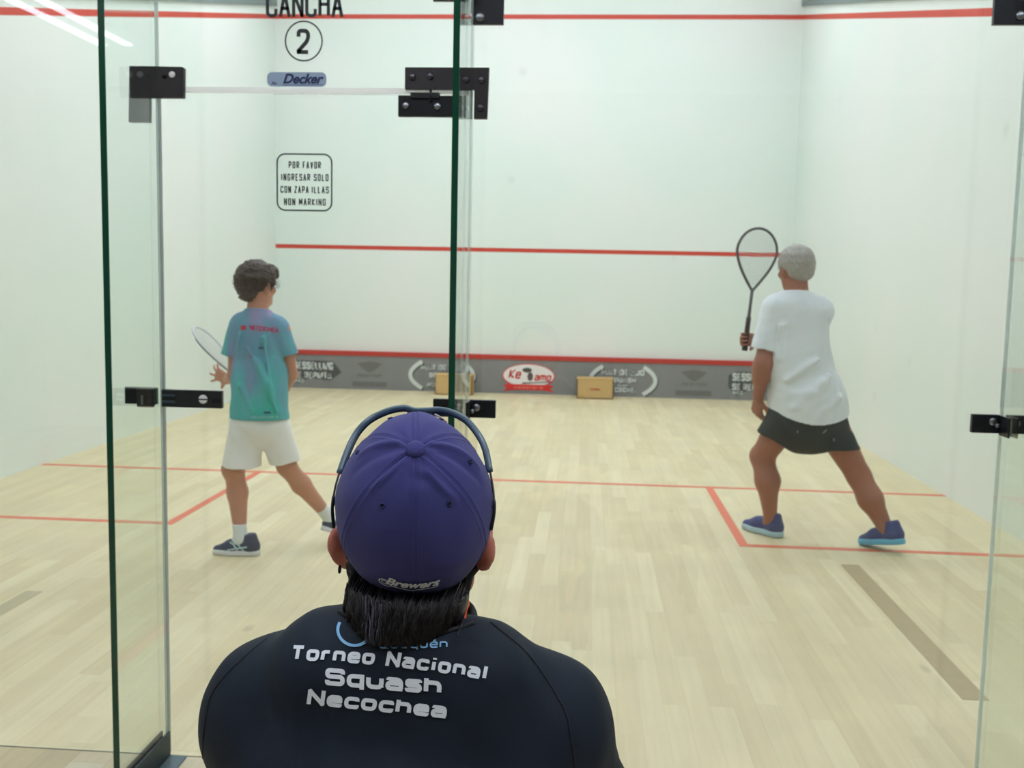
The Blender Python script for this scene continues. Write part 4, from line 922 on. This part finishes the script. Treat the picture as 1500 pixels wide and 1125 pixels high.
# ---- cap
capm = mat('navy_cotton', rgb(59, 60, 126), .85, var=.07, vscale=18, bump=.3, bscale=900, sheen=.08)
CC = V(3.7125, -1.50, 1.1175); al = math.radians(44)
cx_ = V(1, 0, -.02); yw = .165; cp = unit(V(math.sin(al)*math.sin(yw), -math.sin(al)*math.cos(yw), math.cos(al))); cf = unit(V(-math.cos(al)*math.sin(yw), math.cos(al)*math.cos(yw), math.sin(al))); cx_ = unit(np.cross(cf, cp))
RX, RF, RP = .0985, .1155, .1165
SEAM = [math.radians(a) for a in (0, 58, 122, 180, -122, -58)]
def cap_pt(ph, az, off=0., groove=True):
    """ph from the button, az 0 = back centre, + = wearer's right (+x)"""
    d = cx_*math.sin(ph)*math.sin(az)*RX-cf*math.sin(ph)*math.cos(az)*RF+cp*math.cos(ph)*RP
    q_ = max(0., float(d@unit(cf*.84+cp*.54))/.118); d = d-cx_*float(d@cx_)*.20*q_*q_
    n = unit(cx_*math.sin(ph)*math.sin(az)/RX-cf*math.sin(ph)*math.cos(az)/RF+cp*math.cos(ph)/RP); h = 0.
    if groove:
        for a in SEAM:
            da = (az-a+math.pi) % (2*math.pi)-math.pi; t = da*math.sin(ph)*.108
            h += (-.0008*math.exp(-(t/.0012)**2)+.00035*math.exp(-((abs(t)-.0045)/.0028)**2))*min(1, ph/.12)
        for (p0, a0, p1, a1, w, am) in CAPF:
            A = np.array([p0, a0]); B = np.array([p1, a1]); q = np.array([ph, az]); AB = B-A; t = min(1, max(0, float((q-A)@AB/(AB@AB)))); e_ = q-A-AB*t; dist = math.hypot(e_[0]*.118, e_[1]*.118*math.sin(ph))
            h += am*math.exp(-(dist/w)**2)*math.sin(math.pi*min(1, max(0, .15+.85*t)))**.5
        h += .0007*math.sin(9*az+3*ph)*math.sin(5*ph)
    return CC+d+n*(h+off)
CAPF = [(.22, 1.9, .95, 1.62, .006, .0042), (.30, 1.55, .98, 1.42, .006, -.0030), (.25, -1.95, .85, -1.75, .006, .0035), (.30, -1.6, .9, -1.5, .007, -.0022),
        (.30, .55, .75, .85, .006, .0030), (.32, -.10, .36, .45, .008, -.0018), (.20, -.8, .7, -1.0, .006, .0028), (1.3, .3, 1.5, 1.0, .012, .0015), (1.2, -1.0, 1.7, -.9, .012, .0014)]
def phmax(az): return math.radians(102+18*math.cos(az))
mb = MB(); NA, NP = 220, 90; vs = []
for j in range(NP+1):
    for i in range(NA):
        az = -math.pi+2*math.pi*i/NA; vs.append(cap_pt(max(.012, phmax(az)*j/NP), az))
fs = [(j*NA+i, j*NA+(i+1) % NA, (j+1)*NA+(i+1) % NA, (j+1)*NA+i) for j in range(NP) for i in range(NA)]
b0 = len(vs)
for k in (0, 1):     # rolled rim and inner lining
    for i in range(NA):
        az = -math.pi+2*math.pi*i/NA; vs.append(cap_pt(phmax(az)-(.0 if k == 0 else .25), az, -.003))
fs += [(NP*NA+i, NP*NA+(i+1) % NA, b0+(i+1) % NA, b0+i) for i in range(NA)]+[(b0+i, b0+(i+1) % NA, b0+NA+(i+1) % NA, b0+NA+i) for i in range(NA)]
fs.append(tuple(range(NA)))
cap = mb.add(vs, fs, True).build('cap', capm, spec)
mb = MB(); c0 = cap_pt(.001, 0, 0, False); mb.tube([c0-cp*.002, c0+cp*.001, c0+cp*.0035, c0+cp*.0052, c0+cp*.006], [.0115, .0115, .0105, .0068, .001], 24); mb.build('button', capm, cap)
mb = MB()    # stitching beside the seams
for a in SEAM:
    for sd in (-1, 1):
        L_ = np.arange(.13, phmax(a)-.05, .030)
        for p in L_:
            q = [cap_pt(t, a+sd*.0042/(.112*math.sin(t)), .0002) for t in (p, p+.009, p+.018)]; mb.tube(q, .0003, 4)
mb.build('stitching', mat('navy_thread', rgb(58, 58, 120), .7), cap)
eym = mat('eyelet_thread', rgb(40, 42, 92), .7); hole = mat('eyelet_hole', rgb(14, 14, 26), .9)
for (p, a) in ((.69, -.62), (.69, .68), (.74, 1.62), (.86, -1.85), (.86, 2.62), (.86, -2.62)):
    c = cap_pt(p, a, .0008); n = unit(c-CC); t1 = unit(np.cross(n, cx_)); t2 = np.cross(n, t1)
    e_ = MB().tube([c+(t1*math.cos(w)+t2*math.sin(w))*.0026 for w in np.linspace(0, 6.283, 18, endpoint=False)], .0009, 6, True).build('eyelet', eym, cap); MB().disc(c-n*.0008, n, .0018, .0009, 14).build('eyelet_hole', hole, cap)
# visor
mb = MB(); vs = []; NU, NV = 30, 10; vd = unit(cf*math.cos(math.radians(38))-cp*math.sin(math.radians(38)))
for k in (0, 1):
    for j in range(NV+1):
        for i in range(NU+1):
            az = math.pi+(i/NU-.5)*2.0; base = cap_pt(phmax(az)-.03, az, .0, False); w = math.cos((i/NU-.5)*math.pi)**.6; vs.append(base+vd*(.068*w*j/NV)-cp*.010*abs(i/NU-.5)*2*(j/NV)-cp*.0025*k)
m1 = (NU+1)*(NV+1)
for k in (0, 1): 
    for j in range(NV):
        for i in range(NU): a = k*m1+j*(NU+1)+i; mb.f.append((a, a+1, a+NU+2, a+NU+1)); mb.sm.append(True)
for i in range(NU): a = NV*(NU+1)+i; mb.f.append((a, a+1, a+1+m1, a+m1)); mb.sm.append(True)
mb.v = [tuple(map(float, v)) for v in vs]; mb.build('visor', capm, cap)
# embroidered script low on the back
def cap_uv(u, v, off=.0020):     # u metres along the rim from back centre, v metres up from v0
    ph = math.radians(89.5)-v/.119; return cap_pt(ph, (u-.002)/(.104*math.sin(ph)), off, False)
vs, fs = font_text('Brewers', .0190, .38, .0007, 1.0); emb = mat('silver_thread', rgb(226, 230, 238), .6); mb = MB()
tilt = -.02
mb.add([cap_uv(-.001+x, y+x*tilt+.0015) for x, y in vs], fs)
def rib(pts, w):
    v_, f_ = ribbon(pts, w, False); mb.add([cap_uv(p.x, p.y) for p in v_], f_)
sw = [(-.0335+.008*math.cos(t), .0025+.0065*math.sin(t)) for t in np.linspace(1.3, 6.2, 22)]; rib(sw, .0013)
sw = [(-.0335+.0045*math.cos(t), .0035+.0035*math.sin(t)) for t in np.linspace(0, 6.0, 18)]; rib(sw, .0010)
rib([(-.026, -.001), (-.015, -.0015), (-.006, -.0035), (0, -.0048), (.006, -.0030), (.02, -.0030), (.029, -.0032), (.0315, -.0012), (.0305, .0015)], .0015)
mb.build('script_lettering', emb, cap)
# ---- hair below the cap
hairm = mat('black_hair', rgb(25, 20, 21), .45, var=.3, vscale=90, spec=.6)
S = SDF((3.56, -1.72, .90), (3.86, -1.38, 1.12), .004)
S.ell((3.7105, -1.500, 1.050), (.085, .097, .060), .02); S.ell((3.7095, -1.538, 1.004), (.076, .062, .045), .02); S.ell((3.708, -1.560, .985), (.050, .050, .022), .02)
S.ell((3.7085, -1.38, 1.02), (.15, .10, .12), .02, None, 's')
S.warp(lambda X, Y, Z: .0018*np.sin(X*520+3*np.sin(Z*60))+.0012*np.sin(X*910+Z*120)+0*Y); cap_limit(S, .0); hbse = S.build('hair', hairm, spec, smooth_it=0)
_P, _Q = S.mesh(); bvh = BVHTree.FromPolygons([tuple(v) for v in _P], [tuple(q) for q in _Q])
rs3 = np.random.RandomState(8)
def hs3(i):
    x = rs3.uniform(-1, 1); z = rs3.uniform(.985, 1.040); wx = 3.7085+x*.072; P = []; L_ = min(z-.964-.034*abs(x)**1.8, rs3.uniform(.026, .050))
    dx = -x*.35+rs3.normal()*.16; cur = rs3.normal()*.4
    for k in range(7):
        t = k/6*L_; px = wx+dx*t+cur*t*t*4; pz = z-t
        h = bvh.ray_cast(Vector((px, -1.9, pz)), Vector((0, 1, 0)), 1)
        if h[0] is not None and h[0].y < -1.45: y = h[0].y-.0012-(t/L_)**2*.006*rs3.uniform(.2, 1.2)
        else: y = (P[-1][1]+.001) if P else -1.60
        P.append(Vector((px, y, pz)))
    return P
strands(hs3, 1500, 7, .0011, hairm, 'hair_strands', hbse)
glint = mat('hair_sheen', rgb(84, 84, 98), .35, spec=.8)  # sheen of the black hair, painted as lighter strands
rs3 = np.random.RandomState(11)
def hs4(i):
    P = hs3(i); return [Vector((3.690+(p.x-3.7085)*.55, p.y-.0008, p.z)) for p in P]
strands(hs4, 90, 7, .0008, glint, 'sheen_strands', hbse)
# ---- shirt
bshm = mat('black_polyester', rgb(18, 31, 47), .72, var=.08, vscale=5, bump=.12, bscale=700, spec=.35)
S = SDF((3.33, -1.86, .36), (4.08, -1.20, 1.01), .005)
S.cone((3.705, -1.60, .40), (3.705, -1.56, .70), .192, .196, .03, sq=((0, 1, 0), 1.42))
S.cone((3.60, -1.550, .79), (3.81, -1.550, .79), .100, .100, .05); S.cone((3.625, -1.545, .910), (3.795, -1.545, .904), .076, .076, .05)
for s, dz in ((-1, 0), (1, -.002)):
    X = lambda v: 3.707+s*v
    S.cone((X(.09), -1.515, .915+dz), (X(.170), -1.50, .868+dz*3), .052, .062, .05); S.ell((X(.176 if s < 0 else .168), -1.49, .832+dz*3), (.080, .088, .090), .05)
    S.cone((X(.182 if s < 0 else .172), -1.485, .81+dz), (X(.232 if s < 0 else .262), -1.36, .60), .082, .072, .05)
S.cone((3.708, -1.525, .90), (3.708, -1.53, .952), .088, .074, .04, sq=((0, 1, 0), 1.0))
S.warp(sines(.0022, 51, 20)); S.warp(sines(.001, 52, 60))
S.ell((3.708, -1.50, .985), (.072, .070, .045), .012, None, 's'); S.cut((3.705, -1.6, .41), (0, 0, -1), .4, .04)
for s in (-1, 1): S.cut((3.707+s*(.22 if s < 0 else .243), -1.375, .615), (s*.2, .5, -.85), .11, .04)
fshirt = S.build('shirt', bshm, spec); _P, _Q = S.mesh(); bvs = BVHTree.FromPolygons([tuple(v) for v in _P], [tuple(q) for q in _Q])
def pf(x, z, off=.0020):     # a point of the print, laid onto the cloth along the line of sight of someone standing behind
    O = Vector((3.918, -2.715, 1.397)); dr_ = (Vector((x, -1.64, z))-O).normalized(); h = bvs.ray_cast(O, dr_, 3)
    return h[0]-dr_*off if h[0] is not None else Vector((x, -1.5, z))
# collar
mb = MB(); ring = []
for k in range(48):
    w = 2*math.pi*k/48; bk_ = .5-.5*math.sin(w); ring.append((3.708+.0815*math.cos(w), -1.520+.080*math.sin(w), .982-.022*(bk_**1.5)+.003*math.cos(2*w)))
mb.tube(ring, .0060, 10, True, 1.7, (0, 0, 1)); mb.build('collar', mat('black_rib', rgb(20, 24, 30), .7), fshirt)
# raglan seams and the folded neckline
seamm = mat('seam_dark', rgb(14, 18, 24), .7); mb = MB()
def pathproj(pts, n=40):
    out = []; P = [np.array(p) for p in pts]
    for k in range(n+1):
        t = k/n*(len(P)-1); i = min(int(t), len(P)-2); f = t-i; p0 = P[max(i-1, 0)]; p1 = P[i]; p2 = P[i+1]; p3 = P[min(i+2, len(P)-1)]
        q = .5*((2*p1)+(-p0+p2)*f+(2*p0-5*p1+4*p2-p3)*f*f+(-p0+3*p1-3*p2+p3)*f**3); h_ = pf(q[0], q[1], .0004)
        if h_.y < -1.502: out.append(h_)
    return out
mb.tube(pathproj([(3.6087, 1.020), (3.5534, .9769), (3.5068, .9262), (3.4942, .8767), (3.4921, .8314), (3.4915, .78)]), .0011, 6); mb.build('raglan_seam', seamm, fshirt); mb = MB(); mb.tube(pathproj([(3.8226, 1.020), (3.8669, .9833), (3.9055, .9261), (3.9147, .8917), (3.9203, .856), (3.924, .80)]), .0011, 6); mb.build('raglan_seam', seamm, fshirt)
MB().tube(pathproj([(3.652, 1.024), (3.676, 1.0125), (3.7015, 1.003), (3.734, .998), (3.771, 1.0065), (3.803, 1.018)]), .0032, 8).build('neckline', MATS['black_rib'], fshirt)
# lettering
wt = mat('white_print', rgb(240, 248, 255), .6); lb = mat('sky_print', rgb(140, 200, 245), .6)
def back_text(mb, text, A, B, sag, H, w, gap, shear=0.):
    A = np.array(A); B = np.array(B); wd = np.linalg.norm(B-A); d = (B-A)/wd
    def fn(u, v):
        s = (u+wd/2)/wd; bs = A+d*(s*wd); n = np.array([-d[1], d[0]]); q = bs+n*(v+sag*4*s*(1-s)); return pf(q[0], q[1])
    fit_letters(mb, text, fn, H, wd, w, gap, align=.5, shear=shear, step=.006, rnd=.38)
mb = MB()
back_text(mb, 'Torneo Nacional', (3.5952, .9650), (3.8178, .9530), .0045, .0180, .0042, .0040, .12)
back_text(mb, 'Squash', (3.6362, .9380), (3.7672, .9335), .0, .0205, .0052, .0042, .0); back_text(mb, 'Necochea', (3.6149, .9140), (3.7730, .9060), .0, .0188, .0048, .0042, .08)
mb.build('back_lettering', wt, fshirt)
mb = MB(); back_text(mb, 'Quequén', (3.6977, .9835), (3.7742, .9885), .0, .0100, .0018, .0028, .1)
P = [(3.6685+.0185*math.cos(a), 1.0035+.0175*math.sin(a)) for a in np.linspace(math.radians(150), math.radians(392), 40)]
W_ = .0034; v_, f_ = ribbon(P, W_, False); v2 = []
for i, p in enumerate(v_): v2.append(pf(p.x, p.y))
mb.add(v2, f_); mb.build('town_emblem', lb, fshirt)
mb = MB(); back_text(mb, 'Puerto', (3.6976, .9990), (3.7510, 1.002), .0, .0095, .0016, .0028, .1); mb.build('faint_lettering', mat('faint_print', rgb(70, 92, 112), .6), fshirt)
# orange neck strap, trousers, shoes, earring
mb = MB(); mb.tube([(3.708+.0715*math.cos(w), -1.528+.066*math.sin(w), 1.000+.006*math.sin(w)-(.028 if math.sin(w) < -.2 else 0)) for w in np.linspace(0, 6.283, 40, endpoint=False)], .0065, 8, True, .35, (0, 0, 1)).build('neck_strap', mat('orange_strap', rgb(238, 92, 40), .6), spec)
tr_m = mat('indigo_trousers', rgb(52, 54, 84), .8, var=.1, vscale=12)
S = SDF((3.36, -1.86, .05), (4.06, -.98, .60), .006); S.cone((3.705, -1.60, .50), (3.705, -1.62, .43), .160, .172, .03, sq=((0, 1, 0), 1.15))
for s in (-1, 1):
    X = lambda v: 3.705+s*v
    S.cone((X(.09), -1.62, .42), (X(.21), -1.16, .455), .104, .080, .04); S.cone((X(.21), -1.16, .455), (X(.20), -1.12, .13), .078, .058, .03)
S.warp(sines(.003, 61, 25)); S.cut((3.705, -1.62, .320), (0, 0, -1), .3); S.cut((3.705, -1.1, .10), (0, 0, -1), .5); S.build('trousers', tr_m, spec)
for s in (-1, 1): shoe(spec, (3.705+s*.19, -1.165, .001), (s*.12, 1, 0), (0, 0, 1), .285, mat('grey_shoe_mesh', rgb(70, 72, 78), .7), whsole)
e0 = V(3.6215, -1.517, 1.036); MB().tube([Vector(e0.tolist())+Vector((0, math.cos(w)*.0045, math.sin(w)*.0045)) for w in np.linspace(0, 6.283, 16, endpoint=False)], .0011, 6, True).build('earring', mat('dark_silver', rgb(60, 62, 60), .25, metal=.9), spec)
# ---- goggles pushed up on the cap
gg = empty('protective_goggles', (3.705, -1.44, 1.18), 'slate-grey protective goggles with clear lenses worn up over the navy cap', 'goggles')
slate = mat('goggle_slate', rgb(84, 108, 122), .32, spec=.6); gdark = mat('goggle_black', rgb(18, 24, 34), .35)
def lerp_path(P, n):
    P = [np.array(p, float) for p in P]; out = []
    for k in range(n+1):
        t = k/n*(len(P)-1); i = min(int(t), len(P)-2); f = t-i; p0 = P[max(i-1, 0)]; p1 = P[i]; p2 = P[i+1]; p3 = P[min(i+2, len(P)-1)]
        out.append(Vector(.5*((2*p1)+(-p0+p2)*f+(2*p0-5*p1+4*p2-p3)*f*f+(-p0+3*p1-3*p2+p3)*f**3)))
    return out
brow = [(3.614, -1.49, 1.1523), (3.6187, -1.47, 1.1761), (3.6246, -1.45, 1.1953), (3.6348, -1.44, 1.2094), (3.6471, -1.43, 1.2183), (3.666, -1.425, 1.2263), (3.6832, -1.42, 1.2289), (3.6968, -1.42, 1.2257), (3.7132, -1.42, 1.2262), (3.7295, -1.42, 1.2276), (3.7473, -1.425, 1.2252), (3.7675, -1.435, 1.2172), (3.7846, -1.45, 1.2021), (3.7966, -1.47, 1.1863), (3.805, -1.49, 1.1606)]
bp = lerp_path(brow, 60); ctr = Vector((3.7065, -1.43, 1.12))
MB().tube(bp, [.0040]*61, 10, False, .75, (0, 1, 0)).build('frame', slate, gg)
MB().tube([p+(ctr-p).normalized()*.0042+Vector((0, .002, 0)) for p in bp], .0016, 8).build('inner_rim', gdark, gg)
for s, q0 in ((-1, bp[0]), (1, bp[-1])):
    tp = [(3.6137, -1.51, 1.1372), (3.6134, -1.522, 1.1148), (3.6160, -1.525, 1.0904)] if s < 0 else [(3.8114, -1.51, 1.1399), (3.8138, -1.522, 1.1178), (3.8107, -1.525, 1.0951)]
    a = lerp_path([q0]+tp, 24)
    MB().tube(a, [.0019]*12+[.0030]*13, 8, False, .7, (1, 0, 0)).build('temple_arm', gdark, gg)
    b = lerp_path([bp[3] if s < 0 else bp[-4], q0+Vector((-s*.006, .002, .0)), Vector(tp[0])+Vector((-s*.006, .004, 0)), Vector(tp[1])], 16)
    MB().tube(b, .0014, 8).build('temple_inner_arm', slate, gg)
MB().tube(lerp_path([(3.6803, -1.412, 1.2165), (3.693, -1.410, 1.2210), (3.7055, -1.410, 1.2215), (3.718, -1.410, 1.2212), (3.730, -1.412, 1.2165), (3.7395, -1.414, 1.2098)], 20), .0013, 6).build('pale_pad', mat('pale_pad', rgb(232, 232, 236), .5), gg)
lensm = glass_mat('goggle_lens', (.90, .86, .78, 1), .7)
for s in (-1, 1):
    top = [p for p in bp if s*(p.x-3.7055) > .012 and s*(p.x-3.7055) < .083]; mb = MB(); n = len(top); vs = []
    for k in range(7):
        t = k/6
        for p in top: vs.append(p+Vector(((3.7055+s*.046-p.x)*.22*t, .012*math.sin(t*1.6)-.002, -.045*t)))
    fs = [(k*n+i, k*n+i+1, (k+1)*n+i+1, (k+1)*n+i) for k in range(6) for i in range(n-1)]; mb.add(vs, fs, True); o = mb.build('lens', lensm, gg)
MB().tube(lerp_path([(3.690, -1.422, 1.2225), (3.698, -1.414, 1.214), (3.705, -1.412, 1.210)], 8), .0035, 8).tube(lerp_path([(3.7205, -1.422, 1.2225), (3.7125, -1.414, 1.214), (3.705, -1.412, 1.210)], 8), .0035, 8).build('nose_bridge', gdark, gg)
# ---- bench
bn = empty('bench', (3.7, -1.62, 0), 'low wooden bench under the seated spectator', 'bench')
MB().box((2.9, -1.80, .282), (4.5, -1.44, .318), .005).build('seat_board', mat('bench_wood', rgb(170, 132, 92), .6, var=.1), bn)
for x in (3.0, 4.4):
    for y in (-1.75, -1.49): MB().box((x-.025, y-.025, 0), (x+.025, y+.025, .282), .003).build('leg', mat('bench_metal', rgb(60, 62, 66), .4, metal=.5), bn)
